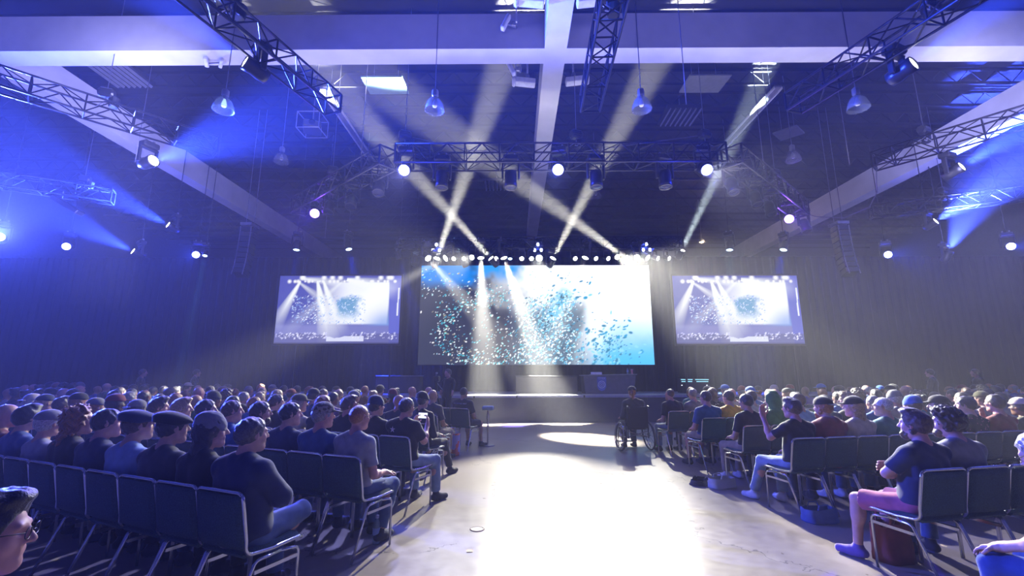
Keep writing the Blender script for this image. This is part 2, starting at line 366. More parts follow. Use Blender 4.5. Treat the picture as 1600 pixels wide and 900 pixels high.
def side_picture(u, v):
    asp = 1.78
    nz = fbm(u, v / asp, 12, 21) - .5
    top = np.array([.08, .09, .42]); c = top[None] * (1 - .35 * v[:, None]) + np.array([.14, .16, .50])[None] * (.35 * v[:, None]) + nz[:, None] * .03
    inner = sstep(.02, .1, v) * sstep(.885, .87, u)
    g = sstep(.25, .62, u) * sstep(.74, .70, v) * sstep(.09, .11, v) * sstep(.93, .91, u + .03 * v)
    c = c * (1 - g[:, None]) + np.array([.95, .98, 1.05]) * g[:, None]
    low = sstep(.70, .76, v); c = c * (1 - .6 * low[:, None]) + np.array([.26, .27, .62]) * .6 * low[:, None]
    cyn = sstep(.72, .93, u + (v - .5) * .3) * sstep(.4, .72, v) * sstep(.76, .72, v); c = c * (1 - .8 * cyn[:, None]) + np.array([.2, .36, .8]) * .8 * cyn[:, None]
    rt = sstep(.895, .905, u - .02 * v); c = c * (1 - rt[:, None]) + np.array([.12, .14, .62]) * rt[:, None]
    bl = sstep(.46, .52, u + nz * .1) * sstep(.70, .62, u + nz * .1) * sstep(.28, .36, v - (.62 - u) * .3 + nz * .1) * sstep(.70, .5, v) * sstep(.40, .52, u + (.6 - v) * .35)
    c = c * (1 - bl[:, None]) + np.array([.10, .32, .58]) * bl[:, None]
    def beam(x0, y0, x1, y1, w0, w1, a):
        nonlocal c
        dx, dy = x1 - x0, (y1 - y0) / asp; L = math.hypot(dx, dy); t = ((u - x0) * dx + (v - y0) / asp * dy) / L / L
        dd = np.abs((u - x0) * dy - (v - y0) / asp * dx) / L; w = w0 + (w1 - w0) * np.clip(t, 0, 1)
        k = np.clip(1 - dd / w, 0, 1) ** .7 * (t > 0) * np.clip(1.15 - t, 0, 1) * a; k = np.clip(k, 0, 1)
        c = c * (1 - k[:, None]) + np.array([1.0, 1.03, 1.0]) * k[:, None]
    beam(.17, .08, .0, .72, .01, .07, 1.4); beam(.16, .1, .45, .48, .01, .06, .7); beam(.31, .08, .44, .95, .01, .10, 1.6); beam(.36, .08, .52, .8, .01, .08, 1.4)
    beam(.52, .08, .1, .8, .01, .07, .5); beam(.55, .06, .95, .20, .02, .10, 1.3); beam(.20, .05, .60, .12, .02, .05, .9)
    rs = np.random.RandomState(4)
    for k in range(22):
        x = .08 + .86 * k / 21 + rs.randn() * .01; r = .008 + .008 * rs.rand(); w = np.clip(1.4 - np.hypot(u - x, (v - .085) / asp) / r, 0, 1); c = c * (1 - w[:, None]) + w[:, None]
    for k in range(9):
        x = rs.rand(); w = np.clip(1.4 - np.hypot(u - x, (v - .03) / asp) / .02, 0, 1); c = c * (1 - w[:, None]) + w[:, None]
    crowd = v > .86 + .035 * (fbm(u, v * 0, 40, 9) - .5) + .05 * np.exp(-((u - .5) / .12) ** 2)
    c[crowd] = c[crowd] * .35 + np.array([.10, .10, .30]) * .65
    gl = (u > .42) & (u < .72) & (v > .89) & (v < .97) & crowd; c[gl] = np.array([.75, .78, .95])
    edge = (v > .985); c[edge] = c[edge] * .6
    rl = (np.abs(u - .985 + .01 * v) < .006) & (v > .18) & (v < .6); c[rl] = (.9, .92, 1.0)
    c = np.clip(c, 0, 1.2)
    c = fish_layer(u, v, asp, 520, lambda a, b: 1.0 if .12 < a < .72 and .3 < b < .72 else 0, c, 6, (.004, .010), cols=[(.9, .95, 1.1), (.6, .75, 1.0), (.25, .4, .8)])
    c = fish_layer(u, v, asp, 200, lambda a, b: 1.0 if (a < .42 or a > .62) and .84 < b < .93 else 0, c, 7, (.004, .013), cols=[(.9, .9, 1.1), (.6, .6, .9)])
    return c
ms = empty('stage_screen', (.85, 17.3, 0)); tag(ms, 'wide bright main stage screen showing a shoal of fish in blue water', 'screen')
grid_screen('display', -4.62, 4.52, 1.92, 5.86, 0, 560, 240, main_picture, ms, 1.25)
MB().box((-.05, .09, 3.89), (9.2, .14, 4.0)).build('casing', M_BLACKP, ms)
for i in (-1, 1): MB().box((i * 3.6, .12, 1.38), (.08, .08, 1.02)).build('support_leg', M_BLACKP, ms)
for (cx, z0, z1, w, lab) in ((-6.56, 2.66, 5.20, 4.58, 'left video screen beside the stage showing the live camera picture'), (8.20, 2.64, 5.18, 4.64, 'right video screen beside the stage showing the live camera picture')):
    s = empty('video_screen', (cx, 16.2, 0)); tag(s, lab, 'screen', 'video screens beside the stage')
    grid_screen('display', -w / 2, w / 2, z0, z1, 0, 240, 135, side_picture, s, 1.0)
    fm = MB(); zc = (z0 + z1) / 2
    fm.box((0, .03, z1 + .03), (w + .12, .06, .06)).box((0, .03, z0 - .03), (w + .12, .06, .06)).box((-w / 2 - .03, .03, zc), (.06, .06, z1 - z0)).box((w / 2 + .03, .03, zc), (.06, .06, z1 - z0))
    fm.build('frame', M_BLACKP, s)
    for i in (-1, 1): MB().box((i * (w / 2 - .3), .12, (z0 + .875) / 2), (.06, .06, z0 - .875)).build('support_leg', M_BLACKP, s)

# ------------------------------------------------------------------ trusses
def truss(name, a, b, w, h, lab, cat='lighting truss', r=.025, step=.45, group=None):
    a = Vector(a); b = Vector(b); L = (b - a).length; d = (b - a).normalized(); s_ = d.cross(Vector((0, 0, 1))).normalized(); u = Vector((0, 0, 1))
    root = empty(name, tuple((a + b) / 2)); c0 = (a + b) / 2; tag(root, lab, cat, group)
    P = lambda t, i, j: a + d * t + s_ * (w / 2 * i) + u * (h / 2 * j) - c0
    for i in (-1, 1):
        for j in (-1, 1): MB().bar(P(0, i, j), P(L, i, j), r, 8).build('chord', M_TRUSS, root, smooth=True)
    n = max(2, int(round(L / step))); lt = MB()
    for k in range(n + 1):
        t = L * k / n
        if k % 2 == 0 or k == n or k == 0:
            q = [P(t, -1, -1), P(t, 1, -1), P(t, 1, 1), P(t, -1, 1)]
            for e in range(4): lt.bar(q[e], q[(e + 1) % 4], r * (.7 if k not in (0, n) else 1.1), 6)
        if k < n:
            t2 = L * (k + 1) / n; sg = -1 if k % 2 else 1
            for i in (-1, 1): lt.bar(P(t, i, -sg), P(t2, i, sg), r * .6, 6)
            lt.bar(P(t, -sg, 1), P(t2, sg, 1), r * .6, 6)
            lt.bar(P(t, -sg, -1), P(t2, sg, -1), r * .6, 6)
    lt.build('lattice', M_TRUSS, root)
    return root
ZT = 7.1
truss('hanging_truss', (-3.05, 10.6, ZT), (5.35, 10.6, ZT), .5, .52, 'middle straight span of the overhead truss facing the stage')
truss('hanging_truss', (-3.3, 10.6, ZT), (-7.3, 14.1, ZT), .5, .52, 'left angled arm of the overhead truss facing the stage')
truss('hanging_truss', (5.6, 10.6, ZT), (9.75, 14.4, ZT), .5, .52, 'right angled arm of the overhead truss facing the stage')
truss('hanging_truss', (-6.3, 2.2, 7.6), (-4.14, 9.06, 7.6), .42, .42, 'upper left ceiling truss pointing toward the stage, carrying a blue light')
truss('hanging_truss', (1.45, 2.0, 7.6), (1.70, 9.05, 7.6), .42, .42, 'blue-lit central ceiling truss running toward the stage')
truss('hanging_truss', (8.4, 2.2, 7.6), (6.3, 9.08, 7.6), .42, .42, 'upper right ceiling truss pointing toward the stage, carrying a blue light')
truss('hanging_truss', (-14.6, 4.9, 7.9), (-8.5, 11.5, 7.9), .45, .45, 'long truss at left crossing under the left concrete beam')
truss('hanging_truss', (-20.5, 10.9, 7.7), (-14.2, 14.6, 7.7), .45, .45, 'lowest truss at the far left edge above the crowd')
truss('hanging_truss', (15.6, 6.3, 7.8), (10.7, 12.3, 7.8), .45, .45, 'long truss at right crossing under the right concrete beam')
truss('hanging_truss', (20.5, 13.2, 7.7), (13.75, 16.3, 7.7), .45, .45, 'lowest truss at the far right edge above the crowd')
truss('hanging_truss', (-4.6, 16.95, 6.66), (6.6, 16.95, 6.66), .4, .45, 'truss above the top edge of the main stage screen')

# ------------------------------------------------------------------ moving head lights
def moving_head(pos, target, lab, lens=None, size=1.0, light=None, hang=True, group=None, cat='stage light', up=False, pole=None):
    if pole is None: pole = (pos[1] > 15.2 and not (-4.7 < pos[0] < 6.7)) or pos[0] < -16 or pos[1] > 17.5
    """pos = lens centre. yoke hangs from a clamp above (or stands on a base below)"""
    pos = Vector(pos); d = (Vector(target) - pos).normalized()
    s = size; L = .46 * s; rad = .15 * s
    piv = pos - d * L * .62
    root = empty('hanging_spotlight', tuple(piv)); tag(root, lab, cat, group)
    q = d.to_track_quat('Z', 'Y').to_matrix()
    hd = MB(); hd.lathe([(rad * .55, -L * .42), (rad * .98, -L * .36), (rad * 1.08, -L * .05), (rad * .98, L * .25), (rad * 1.08, L * .36), (rad * 1.10, L * .60), (rad * .96, L * .62), (rad * .94, L * .52)], 20, (0, 0, 0), q)
    hd.add([q @ Vector((rad * .55 * math.cos(a * math.pi / 10), rad * .55 * math.sin(a * math.pi / 10), -L * .42)) for a in range(20)], [tuple(range(20))[::-1]])
    h = hd.build('head', M_FIX, root, smooth=True)
    lm = MB(); lm.lathe([(0.001, L * .60), (rad * .5, L * .595), (rad * .93, L * .565)], 24, (0, 0, 0), q); lm.build('lens', lens or MATS['dark_lens'], root, smooth=True)
    sg = -1 if up else 1
    dh = Vector((d.x, d.y, 0)); dh = dh.normalized() if dh.length > .05 else Vector((0, -1, 0)); sx = dh.cross(Vector((0, 0, 1)))
    yk = MB(); w = rad * 1.38; top = .40 * s * sg
    rz = Matrix((sx, dh, Vector((0, 0, 1)))).transposed()
    for i in (-1, 1): yk.box(rz @ Vector((i * w, 0, top * .5)), (.05 * s, .12 * s, abs(top) + .10 * s), rz, .02 * s)
    yk.box(rz @ Vector((0, 0, top + .02 * sg * s)), (2 * w + .05 * s, .14 * s, .06 * s), rz, .02 * s); yk.build('yoke', M_FIX, root)
    bs = MB(); bs.box(rz @ Vector((0, 0, top + .12 * sg * s)), (.40 * s, .28 * s, .16 * s), rz, .03 * s); bs.build('base', M_FIX, root)
    if pole: MB().bar((0, 0, top + .18 * s), (0, 0, ZC - piv.z), .014, 6).build('hanging_pole', M_FIX, root)
    if hang and not up:
        for i in (-1, 1): MB().box(rz @ Vector((i * .1 * s, 0, top + .235 * s)), (.04 * s, .06 * s, .09 * s), rz).build('clamp', M_FIXG, root)
    if light:
        col, watts, ang, blend = light
        l = bpy.data.lights.new('beam', 'SPOT'); l.energy = watts; l.color = col; l.spot_size = R(ang); l.spot_blend = blend; l.shadow_soft_size = .09
        lo = bpy.data.objects.new('beam', l); COL.objects.link(lo); lo.parent = root
        lo.location = tuple(pos + d * .03 - piv); lo.rotation_euler = d.to_track_quat('-Z', 'Y').to_euler()
        if lens in (LB, LP):
            l = bpy.data.lights.new('lens_spill', 'POINT'); l.energy = 170; l.color = (.02, .04, 1.0) if lens is LB else (.16, .03, 1.0); l.shadow_soft_size = .1
            lo = bpy.data.objects.new('lens_spill', l); COL.objects.link(lo); lo.parent = root; lo.location = tuple(pos + d * .12 - piv)
    return root
mat('dark_lens', (.02, .02, .05), .08, spec=.8, noise=.05)
LW = emat('lens_white', (1, 1, .97), 14); LB = emat('lens_blue', (.55, .6, 1.0), 16); LP = emat('lens_violet', (.7, .55, 1.0), 14); LD = emat('lens_dim', (.5, .7, 1.0), 5)
BLUE = (.008, .035, 1.0); BLUEW = (.028, .068, 1.0); WARM = (1.0, .97, .84); CYAN = (.35, .75, 1.0); WHITE = (.93, .95, 1.0)
#  lens position, target, colour, watts, cone, blend, lens, label
K = 18.0
MH = [
 # truss facing the stage
 ((-2.80, 10.35, 6.62), (-2.2, 2.0, .6), (.36, .38, 1.0), 170, 50, .9, LB, 'glaring blue-white light at the left bend of the overhead truss'),
 ((1.08, 10.35, 6.62), (-1.2, 1.0, .6), (.30, .34, 1.0), 80, 50, .9, LB, 'glaring blue-white light hanging under the middle of the overhead truss'),
 ((4.82, 10.35, 6.60), (4.4, 2.0, .6), (.75, .74, 1.0), 210, 50, .9, LB, 'glaring blue-white light at the right bend of the overhead truss'),
 ((-6.33, 13.2, 6.55), (-2.6, 0, .6), (.08, .02, 1.0), 220, 26, .9, LP, 'violet glaring light near the far end of the left truss arm'),
 ((9.15, 14.1, 6.65), (3.0, 0, .6), (.08, .02, 1.0), 220, 26, .9, LP, 'violet glaring light near the far end of the right truss arm'),
 # blue lights at left
 ((-16.58, 13.5, 5.9), (-7.0, 3.0, 6.2), (.06,.095,1.0), 4600, 78, 1.0, LB, 'dazzling blue-white light at the far left edge of the hall'),
 ((-17.0, 16, 6.31), (-6, 0, 1.6), BLUE, 200, 20, .9, LB, 'small round blue light facing the hall, second from the left edge'),
 ((-14.44, 16, 6.13), (-18.5, 9.0, 8.9), BLUEW, 5500, 36, .7, LW, 'low left light throwing a pale blue cone up to the left'),
 ((-13.26, 16, 7.17), (-17.5, 9.0, 9.8), BLUEW, 6000, 34, .8, LW, 'higher left light throwing a long blue cone up to the left'),
 ((-12.77, 17, 6.25), (-3.0, 0, 1.6), BLUEW, 500, 22, .9, LB, 'round blue light with halo left of the left video screen'),
 ((-9.37, 10.56, 7.02), (3.0, 6.6, 8.3), BLUEW, 6500, 36, .9, LW, 'light on the left crossing truss throwing blue cone to the right'),
 ((-5.08, 7.3, 7.35), (-9.0, 2.0, 8.8), BLUEW, 2500, 34, .8, LW, 'light under the upper left truss throwing blue cone up left'),
 # blue lights at right
 ((7.41, 7.3, 7.25), (10.0, 1.0, 8.6), BLUEW, 2500, 34, .8, LW, 'light under the upper right truss throwing blue cone up right'),
 ((11.82, 10.93, 6.97), (14.5, 4.0, 9.3), BLUEW, 8000, 38, .9, LW, 'light on the right crossing truss throwing blue cone up right'),
 ((15.5, 15.6, 7.1), (18.5, 9.0, 10.2), (.045, .085, 1.0), 12000, 48, .9, LW, 'light below the lowest right truss throwing wide pale cone'),
 ((16.16, 16, 6.07), (17.2, 13.4, 11.0), (.045, .085, 1.0), 7000, 50, .7, LW, 'low right light throwing a pale cone straight up'),
 ((14.75, 17, 6.2), (5.0, 0, 1.6), BLUEW, 500, 22, .9, LB, 'round blue light with halo right of the right video screen'),
 ((18.49, 16, 6.24), (7, 0, 1.6), BLUEW, 500, 22, .9, LB, 'round blue light at the far right edge of the hall'),
 # beams over the side screens
 ((-9.06, 17.6, 6.6), (-8.8, 17.0, 3.0), BLUE, 500, 14, .4, LD, 'small light throwing a narrow blue beam onto the left screen corner'),
 ((-6.88, 17.6, 6.62), (-5.7, 17.0, 3.0), BLUE, 900, 20, .4, LD, 'small light throwing a wider blue beam behind the left screen'),
 ((8.82, 17.6, 6.56), (8.2, 17.0, 3.0), CYAN, 500, 13, .4, LD, 'small light throwing a narrow cyan beam behind the right screen'),
 ((11.02, 17.6, 6.56), (9.5, 17.0, 3.0), BLUE, 900, 20, .4, LD, 'small light throwing a wider blue beam behind the right screen'),
 ((-4.96, 18.0, 6.84), (-6.0, 17.6, 11.0), CYAN, 300, 7, .4, LD, 'tiny light left of the screen truss with thin cyan upward beam'),
 ((-4.18, 18.0, 6.45), (-3.6, 17.6, 11.0), WHITE, 250, 6, .4, LD, 'tiny light left of the screen truss with thin pale upward beam'),
 # row above the main screen: upward beams
 ((-3.06, 16.75, 6.02), (-.3, 11.6, 10.8), WARM, 15000, 9.5, .6, LW, 'row light with white beam crossing up to the right, above screen left'),
 ((-.96, 16.75, 6.02), (-5.6, 13.0, 10.5), WARM, 15000, 9.5, .6, LW, 'row light with white beam crossing up to the left, above screen left'),
 ((1.49, 16.75, 6.02), (4.2, 11.9, 10.8), WARM, 15000, 9.5, .6, LW, 'row light with white beam crossing up to the right, above screen middle'),
 ((4.32, 16.75, 6.02), (-2.5, 12.5, 9.3), WARM, 15000, 9.5, .6, LW, 'row light with white beam crossing up to the left, above screen right'),
 ((6.75, 17.3, 6.5), (8.2, 13.0, 11.2), (.8, .95, 1.0), 12000, 8, .5, LW, 'light right of the screen truss with pale beam rising to the right'),
 ((-2.1, 16.9, 6.1), (-4.3, 15.6, 10.8), CYAN, 500, 7, .4, LD, 'row light with thin cyan beam rising to the left'),
 # downward beams
 ((-3.39, 16.7, 6.0), (-1.0, 14.3, 3.2), WARM, 5000, 12, .7, LW, 'first row light from the left, white beam slanting down right'),
 ((-2.73, 16.7, 6.0), (-6.4, 13.2, 2.7), WARM, 2500, 15, 1.0, LW, 'third row light from the left, wide beam slanting down left'),
 ((-1.34, 16.7, 6.0), (-1.0, 15.3, .9), WARM, 12000, 17, .8, LW, 'row light sending the strong white beam down the middle'),
 ((-.43, 16.7, 6.0), (1.2, 15.5, .9), WARM, 12000, 17, .8, LW, 'row light sending a strong white beam down, next right of middle beam'),
 ((.94, 16.7, 6.0), (.1, 5.8, .0), WARM, 750, 24, .6, LW, 'row light slanting down left toward the aisle'),
 ((2.73, 16.7, 6.0), (.5, 15.4, .9), WARM, 4000, 14, .6, LW, 'row light above screen right slanting down left'),
 ((4.74, 16.7, 6.0), (3.3, 5.0, .0), WARM, 300, 30, .6, LW, 'row light above screen right slanting down to the right aisle'),
 ((5.17, 16.7, 6.0), (9.0, 12.6, 2.0), WARM, 1700, 15, 1.0, LW, 'row light sending a white beam down to the right video screen'),
]
for (p, t, c, w, a, bl, ln, lab) in MH:
    moving_head(p, t, lab, ln, .95 if p[1] < 15 else .9 if 'dazzling' not in lab else 2.0, (c, w * K, a, bl), up=False)
# face-on round lamps in the row above the screen (lit, little beam)
for i, x in enumerate((-2.40, -2.0, -.75, .26, .64, 2.35, 3.16, 3.64, 5.57, 6.0)):
    moving_head((x, 16.7, 5.98), (x * 2.2, 8.0, .5), 'round white lamp glowing in the row above the main screen', LW, .6, (WARM, 120, 50, .9), group='small round lamps over the main screen')
for (x, y, z, tx, ty, tz, lab) in ((-3.76, 11.4, 6.45, -3.4, 9.5, 2, 'dark unlit head first from the bend on the left truss arm'), (-4.86, 12.3, 6.40, -4.5, 10, 2, 'dark unlit head halfway along the left truss arm'),
        (-5.77, 12.9, 6.45, -5.6, 11, 2, 'dark unlit head beside the violet light on the left arm'), (-1.87, 10.55, 6.22, -1.87, 10.2, 1, 'dark unlit head hanging left of the middle truss light, nearer the left bend'),
        (-.11, 10.55, 6.22, -.1, 10.2, 1, 'dark unlit head hanging next left of the middle truss light'), (2.07, 10.55, 6.22, 2.1, 10.2, 1, 'dark unlit head hanging next right of the middle truss light'),
        (3.83, 10.55, 6.22, 3.9, 10.2, 1, 'dark unlit head hanging right of the middle truss light, nearer the right bend'), (5.89, 11.2, 6.35, 6.0, 9.8, 2, 'dark unlit head first from the bend on the right truss arm'),
        (7.01, 12.1, 6.35, 7.0, 10.5, 2, 'dark unlit head second from the bend on the right truss arm'), (7.86, 12.9, 6.35, 7.9, 11.5, 2, 'dark unlit head third from the bend on the right truss arm'),
        (9.9, 14.4, 6.3, 10.1, 13.4, 3, 'dark unlit head hanging at the tip of the right truss arm')):
    moving_head((x, y, z), (tx, ty, tz), lab, None, 1.0)

moving_head((-4.6, 17.0, 6.05), (-3.4, 18.5, 1.5), 'light at the left end of the screen row washing the drape blue', LD, .7, (BLUE, 16000, 17, .4))
moving_head((-12.4, 17.0, 6.2), (-11.2, 14.9, 1.2), 'small light far left throwing a thin cyan beam down to the crowd', LD, .6, ((.10, .35, 1.0), 30000, 5, .4))
moving_head((-.2, 17.0, 6.05), (-.1, 14.3, 0), 'row light washing a violet pool on the floor before the stage', LD, .6, ((.2, .15, 1.0), 16000, 8, .5))

moving_head((-1.7, 16.75, 6.05), (-5.0, 4.5, 1.0), 'row light aimed out over the left audience block', LW, .7, (WARM, 9000, 40, .8))
moving_head((4.0, 16.75, 6.05), (5.8, 5.6, 1.0), 'row light aimed out over the right audience block', LW, .7, (WARM, 44000, 31, .6))
l = bpy.data.lights.new('truss_blue_fill', 'POINT'); l.energy = 30; l.color = (.05, .12, 1); l.shadow_soft_size = .05; lo = bpy.data.objects.new('truss_blue_fill', l); COL.objects.link(lo); lo.location = (1.6, 6.0, 7.9)  # added blue point light without fixture, tints the central truss edges

# ------------------------------------------------------------------ people: one smooth skin per body grown from a distance field
def rot_xyz(rx=0, ry=0, rz=0): return np.array(Euler((rx, ry, rz)).to_matrix())
class Field:
    """list of smooth-union primitives; meshed with surface nets"""
    def __init__(s): s.P = []
    def cap(s, a, b, r1, r2=None, k=.02, flat=0, sq=(1, 1, 1)):   # tapered capsule; flat: 1 cuts end b, 2 both
        s.P.append(('c', np.array(a, float), np.array(b, float), r1, r1 if r2 is None else r2, k, flat, np.array(sq, float), 1)); return s
    def ell(s, c, r, rot=None, k=.02, op=1):
        s.P.append(('e', np.array(c, float), np.array(r, float), np.eye(3) if rot is None else rot, 0, k, 0, None, op)); return s
    def box(s, c, h, rot=None, k=.01, rad=.01, op=1):
        s.P.append(('b', np.array(c, float), np.array(h, float), np.eye(3) if rot is None else rot, rad, k, 0, None, op)); return s
    def cut(s, c, n):      # keep the side the normal points away from
        s.P.append(('p', np.array(c, float), np.array(n, float) / np.linalg.norm(n), None, 0, 0, 0, None, -1)); return s
    def extent(s, p):
        t = p[0]
        if t == 'c':
            m = max(p[3], p[4]) * max(1, 1 / min(p[7])) if p[7] is not None else max(p[3], p[4])
            m = max(p[3], p[4]) * float(max(p[7]))
            return np.minimum(p[1], p[2]) - m, np.maximum(p[1], p[2]) + m
        if t in 'eb':
            m = np.abs(p[3]) @ (p[2] + (p[4] if t == 'b' else 0)); return p[1] - m, p[1] + m
        return None
    def mesh(s, h, noise=None):
        lo = np.full(3, 1e9); hi = -lo
        for p in s.P:
            if p[8] == 1:
                a, b = s.extent(p); lo = np.minimum(lo, a); hi = np.maximum(hi, b)
        pad = h * 2 + (noise[0] if noise else 0); lo = lo - pad; hi = hi + pad
        n = np.ceil((hi - lo) / h).astype(int) + 1
        ax = [(lo[i] + h * np.arange(n[i])).astype('f') for i in range(3)]
        D = np.full(tuple(n), h * 4, 'f')
        for p in s.P:
            if p[8] == -1 and p[0] == 'p':
                d = (ax[0][:, None, None] - p[1][0]) * p[2][0] + (ax[1][None, :, None] - p[1][1]) * p[2][1] + (ax[2][None, None, :] - p[1][2]) * p[2][2]
                np.maximum(D, d, out=D); continue
            a, b = s.extent(p); k = p[5]; e = k + h * 3
            i0 = np.maximum(np.floor((a - e - lo) / h).astype(int), 0); i1 = np.minimum(np.ceil((b + e - lo) / h).astype(int) + 1, n)
            if (i1 <= i0).any(): continue
            X = ax[0][i0[0]:i1[0], None, None]; Y = ax[1][None, i0[1]:i1[1], None]; Z = ax[2][None, None, i0[2]:i1[2]]
            sub = D[i0[0]:i1[0], i0[1]:i1[1], i0[2]:i1[2]]
            if p[0] == 'c':
                A, B, r1, r2, sq = p[1], p[2], p[3], p[4], p[7]
                q = (B - A) / sq; L2 = float(q @ q) or 1e-9
                x = (X - A[0]) / sq[0]; y = (Y - A[1]) / sq[1]; z = (Z - A[2]) / sq[2]
                t = (x * q[0] + y * q[1] + z * q[2]) / L2; tc = np.clip(t, 0, 1)
                d = (np.sqrt((x - tc * q[0]) ** 2 + (y - tc * q[1]) ** 2 + (z - tc * q[2]) ** 2) - (r1 + (r2 - r1) * tc)) * float(min(sq))
                if p[6]:
                    d = np.maximum(d, (t - 1) * math.sqrt(L2))
                    if p[6] == 2: d = np.maximum(d, -t * math.sqrt(L2))
            else:
                Rm = p[3]; x, y, z = X - p[1][0], Y - p[1][1], Z - p[1][2]
                lx = x * Rm[0, 0] + y * Rm[1, 0] + z * Rm[2, 0]; ly = x * Rm[0, 1] + y * Rm[1, 1] + z * Rm[2, 1]; lz = x * Rm[0, 2] + y * Rm[1, 2] + z * Rm[2, 2]
                r = p[2]
                if p[0] == 'e':
                    k0 = np.sqrt((lx / r[0]) ** 2 + (ly / r[1]) ** 2 + (lz / r[2]) ** 2); k1 = np.sqrt((lx / r[0] ** 2) ** 2 + (ly / r[1] ** 2) ** 2 + (lz / r[2] ** 2) ** 2) + 1e-6
                    d = k0 * (k0 - 1) / k1
                else:
                    qx, qy, qz = np.abs(lx) - r[0], np.abs(ly) - r[1], np.abs(lz) - r[2]
                    d = np.sqrt(np.maximum(qx, 0) ** 2 + np.maximum(qy, 0) ** 2 + np.maximum(qz, 0) ** 2) + np.minimum(np.maximum(np.maximum(qx, qy), qz), 0) - p[4]
            if p[8] == 1:
                hh = np.maximum(k - np.abs(sub - d), 0) / max(k, 1e-6); sub[...] = np.minimum(sub, d) - hh * hh * k * .25
            else:
                hh = np.maximum(k - np.abs(sub + d), 0) / max(k, 1e-6); sub[...] = np.maximum(sub, -d) + hh * hh * k * .25
        if noise:
            amp, fr, kind = noise
            X, Y, Z = ax[0][:, None, None], ax[1][None, :, None], ax[2][None, None, :]
            if kind == 'cloth': w = np.sin(X * fr + 1.3 * np.sin(Z * fr * .7 + 1) + Y * 7) * np.sin(Z * fr * .8 + 2 * np.sin(X * fr * .5) + Y * fr * .6)
            else: w = np.sin(X * fr + 2 * np.sin(Z * fr * .6)) * np.sin(Y * fr * 1.1 + 1.5 * np.sin(X * fr * .7)) + .7 * np.sin(Z * fr * 1.2 + 2 * np.sin(Y * fr * .9) + X * fr * .5)
            D = D + (amp * w).astype('f')
        D[0] = D[-1] = h; D[:, 0] = D[:, -1] = h; D[:, :, 0] = D[:, :, -1] = h
        return surf_nets(D, lo, h)
def surf_nets(D, lo, h):
    S = D < 0
    nx, ny, nz = D.shape
    c = np.zeros((nx - 1, ny - 1, nz - 1), np.int8)
    for i in (0, 1):
        for j in (0, 1):
            for k in (0, 1): c += S[i:nx - 1 + i, j:ny - 1 + j, k:nz - 1 + k]
    act = (c > 0) & (c < 8); idx = np.argwhere(act); m = len(idx)
    if m == 0: return np.zeros((0, 3)), np.zeros((0, 4), int)
    ids = np.full(c.shape, -1, np.int64); ids[act] = np.arange(m)
    acc = np.zeros((m, 3)); cnt = np.zeros(m); i, j, k = idx.T
    for a in range(3):
        for u in (0, 1):
            for v in (0, 1):
                o = [0, 0, 0]; o[(a + 1) % 3] = u; o[(a + 2) % 3] = v; e = list(o); e[a] = 1
                d0 = D[i + o[0], j + o[1], k + o[2]]; d1 = D[i + e[0], j + e[1], k + e[2]]
                cr = (d0 < 0) != (d1 < 0); t = np.where(cr, d0 / np.where(cr, d0 - d1, 1), 0)
                P = np.tile(np.array(o, float), (m, 1)); P[:, a] = t; acc += P * cr[:, None]; cnt += cr
    V = (idx + acc / np.maximum(cnt, 1)[:, None]) * h + lo
    Fs = []
    for a in range(3):
        b, c2 = (a + 1) % 3, (a + 2) % 3
        s0 = [slice(0, D.shape[q] - 1) if q == a else slice(1, D.shape[q] - 1) for q in range(3)]
        s1 = list(s0); s1[a] = slice(1, D.shape[a])
        A = S[tuple(s0)]; B = S[tuple(s1)]; ch = np.argwhere(A != B)
        if not len(ch): continue
        base = ch.copy(); base[:, b] += 1; base[:, c2] += 1
        fl = A[tuple(ch.T)]
        q = []
        for (u, v) in ((0, 0), (-1, 0), (-1, -1), (0, -1)):
            r = base.copy(); r[:, b] += u; r[:, c2] += v; q.append(ids[tuple(r.T)])
        q = np.stack(q, 1); q[~fl] = q[~fl][:, ::-1]; Fs.append(q)
    F_ = np.concatenate(Fs); F_ = F_[(F_ >= 0).all(1)]
    return V, F_
def np_mesh(name, V, Fs, m, smooth=True):
    me = bpy.data.meshes.new(name); me.vertices.add(len(V)); me.vertices.foreach_set('co', np.asarray(V, 'f').ravel())
    me.loops.add(Fs.size); me.loops.foreach_set('vertex_index', Fs.astype('i').ravel()); me.polygons.add(len(Fs))
    me.polygons.foreach_set('loop_start', (np.arange(len(Fs)) * 4).astype('i')); me.polygons.foreach_set('use_smooth', np.ones(len(Fs), bool))
    me.update(calc_edges=True); me.materials.append(m); return me

